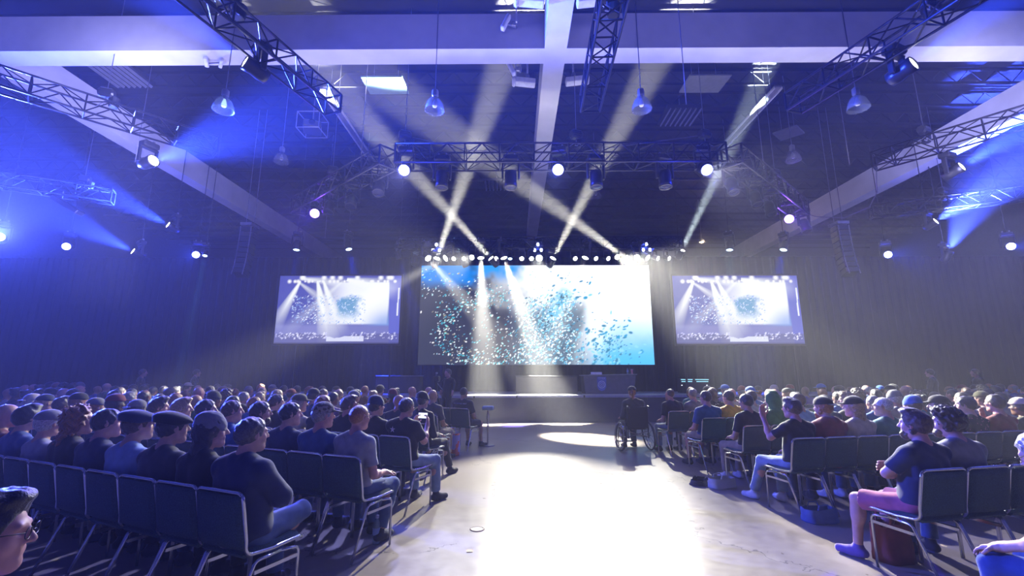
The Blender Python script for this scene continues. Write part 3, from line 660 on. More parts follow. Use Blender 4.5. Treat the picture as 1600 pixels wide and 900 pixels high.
def V3(*a): return np.array(a, float)
def hand(F, wrist, d, n, sgn, curl=.5, k=.004, s=1.0, spread=1.0):
    """five-fingered hand: d = pointing direction, n = palm normal (towards the palm side), sgn = side the thumb is on"""
    d = d / np.linalg.norm(d); n = n - d * (n @ d); n = n / np.linalg.norm(n); t = np.cross(d, n) * sgn
    Rm = np.stack([t, d, n], 1)
    pc = wrist + d * .048 * s
    F.box(pc, (.030 * s, .040 * s, .006 * s), Rm, k=.012, rad=.009 * s)
    F.cap(wrist - d * .02, wrist + d * .03, .026 * s, .026 * s, k=.02)
    for i, (o, L, r) in enumerate(((.030, .068, .0092), (.0105, .078, .0096), (-.0095, .072, .0092), (-.029, .056, .0082))):
        p = wrist + d * .088 * s + t * o * s; c = curl * (1 + .12 * (i - 1)); dd = d + t * (o * 3 * spread)
        for q, f in enumerate((.45, .32, .23)):
            a = c * (.55 + .75 * q); dr = dd * math.cos(a) + n * math.sin(a); dr /= np.linalg.norm(dr)
            e = p + dr * L * f * s; F.cap(p, e, r * s * (1 - .08 * q), r * s * (.95 - .1 * q), k=k); p = e
    p = wrist + d * .028 * s + t * .030 * s
    d1 = d * .62 + t * .70 + n * .35; d1 /= np.linalg.norm(d1); e = p + d1 * .036 * s; F.cap(p, e, .0125 * s, .0115 * s, k=.008)
    d2 = d * .88 + t * .25 + n * (.3 + .4 * curl); d2 /= np.linalg.norm(d2); F.cap(e, e + d2 * .032 * s, .0110 * s, .0095 * s, k=.005)

POSES = dict(
 # (elbow, wrist, hand direction, palm normal) for right side (+x); mirrored for the left
 lap=((.235, .015, .70), (.12, .245, .655), (-.35, 1, -.1), (0, 0, -1), .55),
 thigh=((.24, -.02, .70), (.175, .22, .665), (-.05, 1, -.18), (0, 0, -1), .35),
 crossed=((.225, .10, .80), (-.02, .215, .80), (-1, .05, .05), (0, -1, 0), .45),
 phone=((.20, .14, .80), (.105, .34, .98), (-.15, .3, 1), (-.9, -.2, .2), .75),
 raise_=((.27, .10, .86), (.24, .22, 1.10), (0, .1, 1), (0, -1, 0), .35),
 chin=((.19, .17, .76), (.06, .19, 1.02), (-.25, .0, 1), (0, -1, 0), 1.0),
 knee=((.27, .04, .74), (.20, .36, .63), (0, 1, -.35), (0, 0, -1), .5),
 hang=((.27, -.06, .74), (.28, -.02, .50), (0, .1, -1), (-1, 0, 0), .35),
 down=((.25, -.03, .93), (.27, .02, .70), (0, .1, -1), (-1, 0, 0), .35),      # standing
)
LEGS = dict(  # hip->knee->ankle and toe direction offsets, right side
 sit=((.13, .43, .515), (.12, .44, .10), (.15, 1, 0)),
 fwd=((.14, .44, .52), (.16, .62, .10), (.2, 1, 0)),
 wide=((.21, .41, .52), (.20, .47, .10), (.35, 1, 0)),
 back=((.12, .43, .51), (.11, .28, .11), (0, 1, 0)),
 cross=((.05, .44, .60), (-.20, .50, .40), (-.2, 1, -.5)),
 stand=((.10, .02, .50), (.10, -.02, .09), (.15, 1, 0)),
)
def build_person(arms=('lap', 'lap'), legs=('sit', 'sit'), lean=0.0, yaw=0.0, nod=0.0, roll=0.0, build=1.0, hair='short', top='tee', bottom='long', h=.012, hh=None, headgear=None, stand=False, beard=False, shoulder=.95, seed=0, glasses=False, bag=False):
    """returns dict part name -> (V, F). local frame: facing +Y, floor z=0, seat height .46"""
    out = {}; hh = hh or h
    hz = .0 if not stand else .44
    hip = V3(0, 0, .555 + hz * .98); 
    sp = lambda y, z: V3(0, y * 1.0, z + hz)
    # spine leans: rotate about the hips
    def T(p):
        p = np.array(p, float); z = p[2] - .55; c, s_ = math.cos(lean), math.sin(lean)
        y = p[1] * c + z * s_; zz = -p[1] * s_ + z * c
        return V3(p[0], y, zz + .55 + hz) if z > 0 or True else p
    b = build
    hc0 = V3(0, .005, 1.215); neck0 = V3(0, -.045, 1.045)
    hc = T(hc0); neck = T(neck0)
    Rh = rot_xyz(-lean * .5 + nod, roll, yaw)
    H = lambda x, y, z: hc + Rh @ V3(x, y, z)
    sh = {}; el = {}; wr = {}
    for sg in (1, -1):
        sh[sg] = T((.178 * sg * shoulder * (1 + (b - 1) * .5), -.045, .985))
    def torso(F, inf, arms_to=None):
        g = inf
        F.ell(T((0, -.035, .90)), V3(.165 * b * shoulder + g, .108 * b + g, .165 + g), rot_xyz(-lean, 0, 0), k=.05)
        F.ell(T((0, .0, .74)), V3(.150 * b + g, .115 * b * b + g, .17 + g), rot_xyz(-lean, 0, 0), k=.06)
        F.ell(T((0, .0, .60)), V3(.168 * b + g, .128 * b + g, .12 + g), rot_xyz(-lean * .6, 0, 0), k=.05)
        for sg in (1, -1):
            F.cap(T((.05 * sg, -.055, 1.035)), sh[sg], .045 + g, .056 * b + g, k=.05)
            F.ell(T((.085 * sg, -.085, .90)), V3(.07 + g, .045 + g, .10 + g), k=.04)
    A = {}
    for sg, nm in ((1, arms[0]), (-1, arms[1])):
        e, w, d, n, cu = POSES[nm]; m_ = V3(sg, 1, 1)
        off = V3(0, 0, hz) if stand else V3(0, 0, 0)
        ee = (np.array(e) * m_); ww = np.array(w) * m_
        if nm in ('phone', 'raise_', 'chin', 'crossed', 'down', 'hang'): ee, ww = T(ee), T(ww)
        else: ee = ee * V3(1 + (b - 1) * .5, 1, 1) + V3(0, .25 * math.sin(lean), 0); ee = ee + off; ww = ww + off + V3(0, 0, .01)
        if nm == 'crossed': ww = ww + V3(0, .03 * sg, .02 * sg)
        A[sg] = (ee, ww, np.array(d, float) * m_, np.array(n, float) * m_, cu)
    Lg = {}
    for sg, nm in ((1, legs[0]), (-1, legs[1])):
        kn, an, td = LEGS[nm]; m_ = V3(sg, 1, 1)
        Lg[sg] = (V3(.092 * sg * b, .02, .55 + hz), np.array(kn) * m_ + (V3(0, 0, 0)), np.array(an) * m_, np.array(td, float) * m_ / np.linalg.norm(td))
    # ---- body
    B = Field(); torso(B, -.008)
    B.cap(T((0, -.05, .99)), T((0, -.045, 1.06)), .062, .056, k=.03)
    B.cap(T((0, -.045, 1.04)), H(0, -.022, -.06), .054 * (b * .5 + .5), .052 * (b * .5 + .5), k=.03)
    for sg in (1, -1):
        e, w, d, n, cu = A[sg]
        B.cap(sh[sg], e, .048 * b, .040 * b, k=.025); B.cap(e, w, .038 * b, .026, k=.015)
        m2 = e + (w - e) * .3; B.ell(m2, V3(.042 * b, .042 * b, .042 * b), k=.03)
        hp, kn, an, td = Lg[sg]
        B.cap(hp, kn, .080 * b, .055, k=.03); B.cap(kn, an, .052, .036, k=.02); mc = kn + (an - kn) * .3 + V3(0, -.015, 0); B.ell(mc, V3(.052, .055, .09), k=.04)
        ft = V3(td[0], td[1], 0); ft /= np.linalg.norm(ft)
        if nm != 'x': B.cap(an - V3(0, 0, .04), an + ft * .13 - V3(0, 0, .065), .032, .024, k=.02)
    bv, bf = None, None
    def head(F):
        F.ell(H(0, -.014, .030), V3(.074, .095, .086), Rh, k=.03)
        F.ell(H(0, -.050, .015), V3(.066, .058, .070), Rh, k=.03)
        F.ell(H(0, .030, -.030), V3(.058, .062, .080), Rh, k=.035)
        F.cap(H(-.045, .01, -.070), H(0, .066, -.095), .020, .021, k=.03); F.cap(H(.045, .01, -.070), H(0, .066, -.095), .020, .021, k=.03)
        F.cap(H(-.034, .079, .024), H(.034, .079, .024), .012, k=.014)
        F.ell(H(.031, .090, .006), V3(.014, .012, .010), Rh, k=.010, op=-1); F.ell(H(-.031, .090, .006), V3(.014, .012, .010), Rh, k=.010, op=-1)
        F.cap(H(0, .090, .014), H(0, .112, -.022), .008, .012, k=.012); F.ell(H(.012, .100, -.026), V3(.008, .009, .007), Rh, k=.006); F.ell(H(-.012, .100, -.026), V3(.008, .009, .007), Rh, k=.006)
        F.ell(H(.046, .055, -.025), V3(.02, .022, .024), Rh, k=.02); F.ell(H(-.046, .055, -.025), V3(.02, .022, .024), Rh, k=.02)
        F.cap(H(-.020, .088, -.050), H(.020, .088, -.050), .0065, k=.008); F.cap(H(-.017, .086, -.061), H(.017, .086, -.061), .0075, k=.008)
        for sg in (1, -1):
            re = Rh @ rot_xyz(.15, 0, .35 * -sg)
            F.ell(H(.080 * sg, -.004, .002), V3(.006, .018, .031), re, k=.010); F.ell(H(.086 * sg, -.006, .006), V3(.006, .011, .019), re, k=.004, op=-1)
            F.cap(H(.070 * sg, .0, -.01), H(.080 * sg, -.002, -.022), .010, .008, k=.008)
    head(B)
    for sg in (1, -1):
        e, w, d, n, cu = A[sg]; hand(B, w, d, n, -1 if sg == 1 else 1, cu)
    out['body'] = B.mesh(h)
    # ---- clothes
    S = Field()
    g = {'tee': .010, 'long': .012, 'jacket': .022, 'hoodie': .024}[top]
    torso(S, g)
    for sg in (1, -1):
        e, w, d, n, cu = A[sg]
        if top == 'tee':
            m2 = sh[sg] + (e - sh[sg]) * .72; S.cap(sh[sg], m2, .060 * b, .060 * b, k=.03, flat=1)
        else:
            x = .004 if top == 'long' else .014
            S.cap(sh[sg], e, .056 * b + x, .050 * b + x, k=.03); m2 = e + (w - e) * .94; S.cap(e, m2, .048 * b + x, .034 + x, k=.02, flat=1)
    if top in ('hoodie',):
        S.cap(T((-.06, -.10, 1.045)), T((.06, -.10, 1.045)), .05, k=.05)
    if top == 'jacket' or top == 'long':
        S.cap(T((-.05, -.075, 1.07)), T((.05, -.075, 1.07)), .022, k=.02); S.cap(T((.05, -.075, 1.07)), T((.055, .0, 1.04)), .022, k=.02); S.cap(T((-.05, -.075, 1.07)), T((-.055, .0, 1.04)), .022, k=.02)
    S.ell(T((0, .0, 1.10)) , V3(.062, .055, .055), k=.012, op=-1)
    S.cut(hip - V3(0, 0, .075), V3(0, .15, -1))
    out['shirt'] = S.mesh(h, noise=(.0030 if top != 'jacket' else .0025, 26, 'cloth'))
    P = Field()
    P.ell(V3(0, -.01, .57 + hz), V3(.170 * b, .128 * b, .095), k=.04)
    for sg in (1, -1):
        hp, kn, an, td = Lg[sg]
        if bottom == 'long':
            P.cap(hp, kn, .094 * b, .070, k=.04); an2 = kn + (an - kn) * .93; P.cap(kn, an2, .068, .060, k=.025, flat=1)
        else:
            k2 = hp + (kn - hp) * .90; P.cap(hp, k2, .094 * b, .082, k=.04, flat=1)
    out['trousers'] = P.mesh(h, noise=(.0035, 30, 'cloth'))
    for sg, nm in ((1, 'shoe'), (-1, 'shoe_')):
        hp, kn, an, td = Lg[sg]; F = Field(); ft = td / np.linalg.norm(td)
        if ft[2] > -.2: ft = V3(ft[0], ft[1], 0); ft /= np.linalg.norm(ft); dn = V3(0, 0, -1)
        else: dn = np.cross(np.cross(ft, V3(0, 0, -1)), ft); dn /= np.linalg.norm(dn)
        o = an + dn * .05
        F.cap(o - ft * .035, o + ft * .05 + dn * .0, .042, .042, k=.03); F.cap(o + ft * .05 + dn * .005, o + ft * .16 + dn * .012, .044, .036, k=.03); F.cap(an, o, .044, .044, k=.02)
        F.cut(o + dn * .045, dn)
        out[nm] = F.mesh(max(h, .008))
    # ---- hair / hats
    def skullcap(F, g, n=None):
        F.ell(H(0, -.014, .030), V3(.074 + g, .095 + g, .086 + g), Rh, k=.02); F.ell(H(0, -.050, .012), V3(.067 + g, .059 + g, .074 + g), Rh, k=.02)
    rows = {'short': .010, 'crop': .004, 'curly': .026, 'afro': .04, 'long': .016, 'longcurl': .028, 'bun': .010, 'quiff': .014, 'fringe': .006, 'pony': .010}
    if hair != 'bald':
        Hr = Field(); g = rows[hair]; skullcap(Hr, g)
        if hair == 'quiff': Hr.ell(H(0, .035, .110), V3(.062, .060, .032), Rh, k=.03)
        if hair == 'curly': Hr.ell(H(0, .02, .105), V3(.078, .075, .038), Rh, k=.03)
        # face opening
        Hr.cut(H(0, .066 + g * .4, .062), Rh @ V3(0, 1, -.42)) if hair not in ('long', 'longcurl') else Hr.cut(H(0, .050, .052), Rh @ V3(0, 1, -.16))
        if hair in ('long', 'longcurl'):
            w = .075 if hair == 'long' else .10
            Hr.ell(H(0, -.055, -.06), V3(w, .055, .12), Rh, k=.03); Hr.ell(H(0, -.075, -.16), V3(w * .95, .045, .10), Rh @ rot_xyz(.0, 0, 0), k=.04)
            for sg in (1, -1): Hr.cap(H(.066 * sg, -.012, .0), H(.072 * sg, -.03, -.13), .026, .024, k=.03)
            if hair == 'longcurl': Hr.ell(H(0, -.05, -.21), V3(.125, .06, .07), k=.04)
        elif hair == 'fringe':
            Hr.ell(H(0, 0, .075), V3(.068, .08, .06), Rh, k=.02, op=-1)
        else:
            Hr.cut(H(0, -.05, -.075), Rh @ V3(0, .25, -1))
        if hair == 'bun': Hr.ell(H(0, -.10, .09), V3(.038, .036, .034), Rh, k=.01)
        if hair == 'pony': Hr.cap(H(0, -.105, .05), H(0, -.14, -.02), .024, .028, k=.02); Hr.cap(H(0, -.14, -.02), H(0, -.125, -.16), .028, .014, k=.02)
        nz = {'short': (.0025, 95, 'hair'), 'crop': (.0008, 120, 'hair'), 'curly': (.009, 85, 'hair'), 'afro': (.006, 110, 'hair'), 'longcurl': (.012, 80, 'hair'), 'quiff': (.0022, 95, 'hair')}.get(hair, (.003, 90, 'hair'))
        out['hair'] = Hr.mesh(hh, noise=nz)
    if beard:
        Bd = Field(); Bd.cap(H(-.055, .0, -.055), H(0, .068, -.098), .026, .030, k=.03); Bd.cap(H(.055, .0, -.055), H(0, .068, -.098), .026, .030, k=.03); Bd.cap(H(-.03, .075, -.075), H(.03, .075, -.075), .022, k=.02)
        out['beard'] = Bd.mesh(hh, noise=(.003, 90, 'hair'))
    if headgear == 'cap' or headgear == 'backcap':
        C = Field(); skullcap(C, .016); C.ell(H(0, -.01, .07), V3(.088, .104, .072), Rh, k=.03); C.cut(H(0, 0, .040), Rh @ V3(0, -.12, -1))
        sg = 1 if headgear == 'cap' else -1
        C.ell(H(0, .125 * sg - .01, .046), V3(.070, .075, .007), Rh @ rot_xyz(-.18 * sg, 0, 0), k=.008)
        out['cap'] = C.mesh(hh)
    if headgear == 'flatcap':
        C = Field(); C.ell(H(0, -.015, .075), V3(.112, .135, .052), Rh @ rot_xyz(-.22, 0, 0), k=.03); C.ell(H(0, -.045, .055), V3(.098, .095, .07), Rh, k=.03); C.cut(H(0, 0, .022), Rh @ V3(0, -.25, -1))
        C.ell(H(0, .10, .045), V3(.066, .060, .008), Rh @ rot_xyz(-.3, 0, 0), k=.02)
        out['cap'] = C.mesh(hh)
    if headgear == 'beanie':
        C = Field(); skullcap(C, .018); C.ell(H(0, -.03, .10), V3(.074, .085, .05), Rh, k=.03); C.cut(H(0, 0, .018), Rh @ V3(0, -.25, -1)); C.cap(H(-.07, -.02, .02), H(.07, -.02, .02), .0, k=.0)
        out['beanie'] = C.mesh(hh, noise=(.0015, 160, 'cloth'))
    if headgear == 'hood':
        C = Field(); skullcap(C, .030); C.ell(H(0, -.045, -.02), V3(.10, .085, .13), Rh, k=.03); C.cap(H(0, -.04, -.08), T((0, -.09, 1.03)), .085, .11, k=.05); C.cut(H(0, .055, .03), Rh @ V3(0, 1, -.10)); C.ell(H(0, -.03, .14), V3(.045, .06, .03), Rh, k=.04)
        C.ell(H(0, .03, -.02), V3(.072, .09, .10), Rh, k=.02, op=-1)
        out['hood'] = C.mesh(hh, noise=(.003, 40, 'cloth'))
    if headgear == 'sunhat':
        C = Field(); skullcap(C, .018); C.cut(H(0, 0, .045), Rh @ V3(0, -.1, -1)); C.ell(H(0, -.01, .050), V3(.150, .165, .008), Rh, k=.02); out['cap'] = C.mesh(hh)
    if headgear == 'headphones':
        C = Field()
        pts = [H(.098 * math.cos(a), -.01, .02 + .115 * math.sin(a)) for a in np.linspace(0, math.pi, 13)]
        for p, q in zip(pts[:-1], pts[1:]): C.cap(p, q, .010, k=.004)
        for sg in (1, -1): C.ell(H(.094 * sg, -.008, .0), V3(.018, .036, .044), Rh, k=.006)
        out['headphones'] = C.mesh(hh)
    info = dict(H=H, Rh=Rh, T=T, A=A, Lg=Lg, hip=hip)
    if glasses:
        g_ = MB()
        for sg in (1, -1):
            cc = H(.033 * sg, .108, .006); rr = []
            for a in range(14):
                t = 2 * math.pi * a / 14; rr.append(tuple(H(.033 * sg + .024 * math.cos(t), .108 - abs(math.cos(t)) * .002, .004 + .019 * math.sin(t))))
            g_.tube(rr, .0018, 5, closed=True); g_.tube([tuple(H(.057 * sg, .106, .010)), tuple(H(.082 * sg, .05, .012)), tuple(H(.084 * sg, -.005, .012)), tuple(H(.082 * sg, -.018, -.004))], .0018, 5)
        g_.tube([tuple(H(-.010, .110, .008)), tuple(H(.010, .110, .008))], .0018, 5); info['glasses'] = g_
    return out, info

# skin, hair and cloth colours
def hairmat(n, c): return mat('hair_' + n, c, .40, spec=.8, noise=.5, nscale=90, bump=.35, bscale=160)
HAIR = {n: hairmat(n, c) for n, c in dict(black=(.010, .009, .009), darkbrown=(.028, .017, .011), brown=(.075, .042, .022), blond=(.42, .29, .15), grey=(.26, .25, .24), pepper=(.085, .08, .078), white=(.60, .58, .55), ginger=(.30, .115, .035)).items()}
SKIN = {n: mat('skin_' + n, c, .48, spec=.45, noise=.08, nscale=25) for n, c in dict(fair=(.62, .38, .29), tan=(.46, .27, .18), brown=(.22, .115, .065), dark=(.09, .05, .032), pink=(.60, .33, .26)).items()}
CL = {n: mat('cloth_' + n, c, .85, noise=.15, nscale=14, bump=.15, bscale=220) for n, c in dict(black=(.014, .014, .017), charcoal=(.04, .042, .048), grey=(.20, .205, .22), heather=(.30, .31, .36), navy=(.018, .028, .075), blue=(.035, .085, .24), royal=(.02, .10, .42),
    lightblue=(.25, .38, .60), teal=(.05, .16, .18), green=(.05, .17, .05), olive=(.10, .10, .05), white=(.70, .70, .72), cream=(.58, .52, .43), maroon=(.16, .02, .035), red=(.42, .035, .04), mustard=(.85, .42, .03), pink=(.55, .22, .28), purple=(.16, .10, .36), brown=(.12, .07, .04), tan=(.36, .27, .18),
    denim=(.06, .10, .19), paledenim=(.20, .27, .38), khaki=(.30, .25, .17), salmon=(.42, .10, .16), cyan=(.05, .42, .62)).items()}
def pattern_mat(name, kind, a, b, sc):
    m = bpy.data.materials.new(name); m.use_nodes = True; nt = m.node_tree; B_ = nt.nodes['Principled BSDF']; B_.inputs['Roughness'].default_value = .85
    tc = nt.nodes.new('ShaderNodeTexCoord'); mx = nt.nodes.new('ShaderNodeMix'); mx.data_type = 'RGBA'; mx.inputs[6].default_value = (*a, 1); mx.inputs[7].default_value = (*b, 1)
    if kind == 'plaid':
        w = []
        for ax in ('X', 'Z'):
            t = nt.nodes.new('ShaderNodeTexWave'); t.bands_direction = ax; t.inputs['Scale'].default_value = sc; nt.links.new(tc.outputs['Object'], t.inputs['Vector']); w.append(t)
        mm = nt.nodes.new('ShaderNodeMath'); mm.operation = 'MAXIMUM'; nt.links.new(w[0].outputs['Fac'], mm.inputs[0]); nt.links.new(w[1].outputs['Fac'], mm.inputs[1])
        g = nt.nodes.new('ShaderNodeMath'); g.operation = 'GREATER_THAN'; g.inputs[1].default_value = .88; nt.links.new(mm.outputs[0], g.inputs[0]); nt.links.new(g.outputs[0], mx.inputs[0])
    else:
        t = nt.nodes.new('ShaderNodeTexNoise' if kind == 'camo' else 'ShaderNodeTexVoronoi'); t.inputs['Scale'].default_value = sc; nt.links.new(tc.outputs['Object'], t.inputs['Vector'])
        g = nt.nodes.new('ShaderNodeMath'); g.operation = 'GREATER_THAN' if kind == 'camo' else 'LESS_THAN'; g.inputs[1].default_value = .52 if kind == 'camo' else .25; nt.links.new(t.outputs[0], g.inputs[0]); nt.links.new(g.outputs[0], mx.inputs[0])
    nt.links.new(mx.outputs[2], B_.inputs['Base Color']); return m
for m_ in list(CL.values()) + list(HAIR.values()):
    q_ = m_.node_tree.nodes['Principled BSDF']; q_.inputs['Sheen Weight'].default_value = .35; q_.inputs['Sheen Roughness'].default_value = .35
CL['plaid'] = pattern_mat('plaid_shirt', 'plaid', (.03, .045, .10), (.42, .44, .52), 9)
CL['floral'] = pattern_mat('floral_shirt', 'dots', (.015, .018, .02), (.42, .16, .22), 26)
CL['dotted'] = pattern_mat('speckled_dress', 'dots', (.02, .02, .022), (.55, .50, .42), 22)
CL['camo'] = pattern_mat('camouflage_cloth', 'camo', (.12, .11, .08), (.32, .30, .25), 28)

def assemble(parts, info, mats, name='person'):
    """body mesh is the top-level object; hair, clothes and shoes are its children. mats by part"""
    me = np_mesh(name, *parts['body'], mats['skin']); root = bpy.data.objects.new(name, me); COL.objects.link(root)
    for k, (V, F_) in parts.items():
        if k == 'body' or not len(V): continue
        nm = {'shoe_': 'shoe'}.get(k, k); mk = mats.get(k) or mats.get(nm) or CL['black']
        if nm == 'shoe': mk = mats['shoe']
        o = bpy.data.objects.new(nm, np_mesh(nm, V, F_, mk)); COL.objects.link(o); o.parent = root
    if info.get('glasses'): info['glasses'].build('glasses', M_BLACKP, root, smooth=True)
    return root
def recolour(o, mats):
    """object-level materials so copies can share mesh data"""
    for q in [o] + list(o.children):
        nm = q.name.split('.')[0]; mk = mats.get('skin' if q is o else nm)
        if mk and q.type == 'MESH' and q.material_slots: q.material_slots[0].link = 'OBJECT'; q.material_slots[0].material = mk

# ------------------------------------------------------------------ stacking chair: chrome tube frame, padded back and seat
def chair_parts():
    P = {}
    w = .225; r = .0125
    # back hoop running down and forward into the seat rails
    def rail(sg):
        pts = [(0, -.215 - .035, .835)]; x = sg * w
        side = [(x, -.245, .775), (x, -.20, .55)] + [(x, -.200 + .055 - .055 * math.cos(a), .525 - .062 * math.sin(a)) for a in np.linspace(.3, math.pi / 2, 6)] + [(x, .0, .452), (x, .20, .462), (x, .225, .455)]
        return side
    hoop = rail(-1)[::-1] + [(-w + .045 - .045 * math.cos(a), -.247 - .006 * math.sin(a), .785 + .045 * math.sin(a)) for a in np.linspace(0, math.pi / 2, 6)] + \
           [(w - .045 + .045 * math.sin(a), -.247 - .006 * math.cos(a), .785 + .045 * math.cos(a)) for a in np.linspace(0, math.pi / 2, 6)] + rail(1)
    P['back_frame'] = [(MB().tube(hoop, r, 10), M_CHROME, True)]
    # upholstered back: slightly curved cushion between the uprights
    m = MB(); n = 8; rows = 7; V = []; zs = np.linspace(.50, .815, rows)
    for layer in (0, 1):
        for z in zs:
            for i in range(n + 1):
                u = -1 + 2 * i / n; yb = -.247 + (.775 - z) * .17; e = 1 - max(abs(u) ** 6, ((z - .6575) / .1575) ** 8)
                edge = .010 + .014 * max(0, e)
                V.append((u * (w - .004) * (1 - .0 * u), yb + (1 - u * u) * -.012 + (edge if layer else -edge), z))
    k = (n + 1) * rows; Fs = []
    for j in range(rows - 1):
        for i in range(n):
            a = j * (n + 1) + i; Fs.append((a, a + 1, a + n + 2, a + n + 1)); Fs.append((k + a, k + a + n + 1, k + a + n + 2, k + a + 1))
    for i in range(n): Fs.append((i, i + k, i + 1 + k, i + 1)); t = (rows - 1) * (n + 1) + i; Fs.append((t, t + 1, t + 1 + k, t + k))
    for j in range(rows - 1):
        a = j * (n + 1); Fs.append((a, a + n + 1, a + n + 1 + k, a + k)); a += n; Fs.append((a, a + k, a + n + 1 + k, a + n + 1))
    m.add(V, Fs); P['backrest'] = [(m, M_FAB, True)]
    s_ = MB(); s_.box((0, .015, .465), (.43, .43, .045), None, .02); P['seat'] = [(s_, M_FAB, False)]
    legs = []; st_ = []
    for sg in (-1, 1):
        x = sg * (w + .012)
        fl = [(x, .20, .005), (x, .195, .36)] + [(x, .195 - .04 + .04 * math.cos(a), .37 + .04 * math.sin(a)) for a in np.linspace(0, math.pi / 2, 5)] + [(x, .05, .425)]
        rl = [(x, .05, .425), (x, -.07, .42)] + [(x, -.10 - .045 * math.sin(a), .42 - .045 * (1 - math.cos(a))) for a in np.linspace(.1, 1.0, 4)] + [(x, -.30, .005)]
        legs += [(MB().tube(fl, .011, 8), M_CHROME, True), (MB().tube(rl, .011, 8), M_CHROME, True)]
        st_.append((MB().box((x, .03, .355), (.012, .33, .022)), M_CHROME, False))
    P['leg'] = legs; P['stretcher'] = st_
    return P
CP = chair_parts()
def chair_near():
    root = empty('stacking_chair')
    for nm, L in CP.items():
        for (m, mm, sm) in L: m.build(nm, mm, root, smooth=sm)
    return root
def chair_far():
    m = MB()
    for nm, L in CP.items():
        for (q, mm, sm) in L: m.cur = 0 if mm is M_CHROME else 1; m.add(q.v, q.f)
    return m.build('stacking_chair', [M_CHROME, M_FAB], smooth=False)

# ------------------------------------------------------------------ seating plan
ORD = ['front', 'second', 'third', 'fourth', 'fifth', 'sixth', 'seventh', 'eighth', 'ninth', 'tenth', 'eleventh', 'twelfth', 'thirteenth', 'fourteenth', 'fifteenth', 'sixteenth', 'seventeenth', 'eighteenth', 'nineteenth', 'twentieth',
       'twenty-first', 'twenty-second', 'twenty-third', 'twenty-fourth', 'twenty-fifth', 'twenty-sixth', 'twenty-seventh', 'twenty-eighth', 'twenty-ninth', 'thirtieth', 'thirty-first', 'thirty-second', 'thirty-third', 'thirty-fourth']
NTH = ['first'] + ORD[1:]
ROT = {'L': R(-23), 'R': R(12)}
DIR = {'L': Vector((-.92, .39, 0)), 'R': Vector((.978, .208, 0))}
FWD = {'L': Vector((.39, .92, 0)), 'R': Vector((-.208, .978, 0))}
# aisle seat of each row, back row first
ROWS = {'L': [(-1.81, 3.27, 12), (-1.49, 4.47, 16), (-1.35, 5.75, 22), (-1.42, 7.15, 27), (-1.52, 8.55, 30), (-1.10, 9.98, 33)],
        'R': [(3.31, 3.95, 4), (3.36, 5.65, 9), (3.44, 6.90, 13), (3.30, 8.0, 16), (3.20, 9.35, 20), (4.1, 10.75, 21)]}
PITCH = .455
NR = 6
def seat(bk, r, s):
    x, y, n = ROWS[bk][r]; gap = .9 if s >= 15 else 0      # a cross aisle after the fifteenth seat
    return Vector((x, y, 0)) + DIR[bk] * (s * PITCH + gap)
def place_words(bk, r, s): return '%s block, %s row, %s seat from aisle' % ('left' if bk == 'L' else 'right', ORD[NR - 1 - r], NTH[s])
def px_of(p, z=1.2):
    yaw = math.atan(5 / F_PX); pt = math.atan(133 / F_PX); y = -p.x * math.sin(yaw) * -1 + p.y * math.cos(yaw); x = p.x * math.cos(yaw) + p.y * math.sin(yaw)
    c = y * math.cos(pt) + (z - 1.6) * math.sin(pt); return 800 + F_PX * x / max(c, .05)

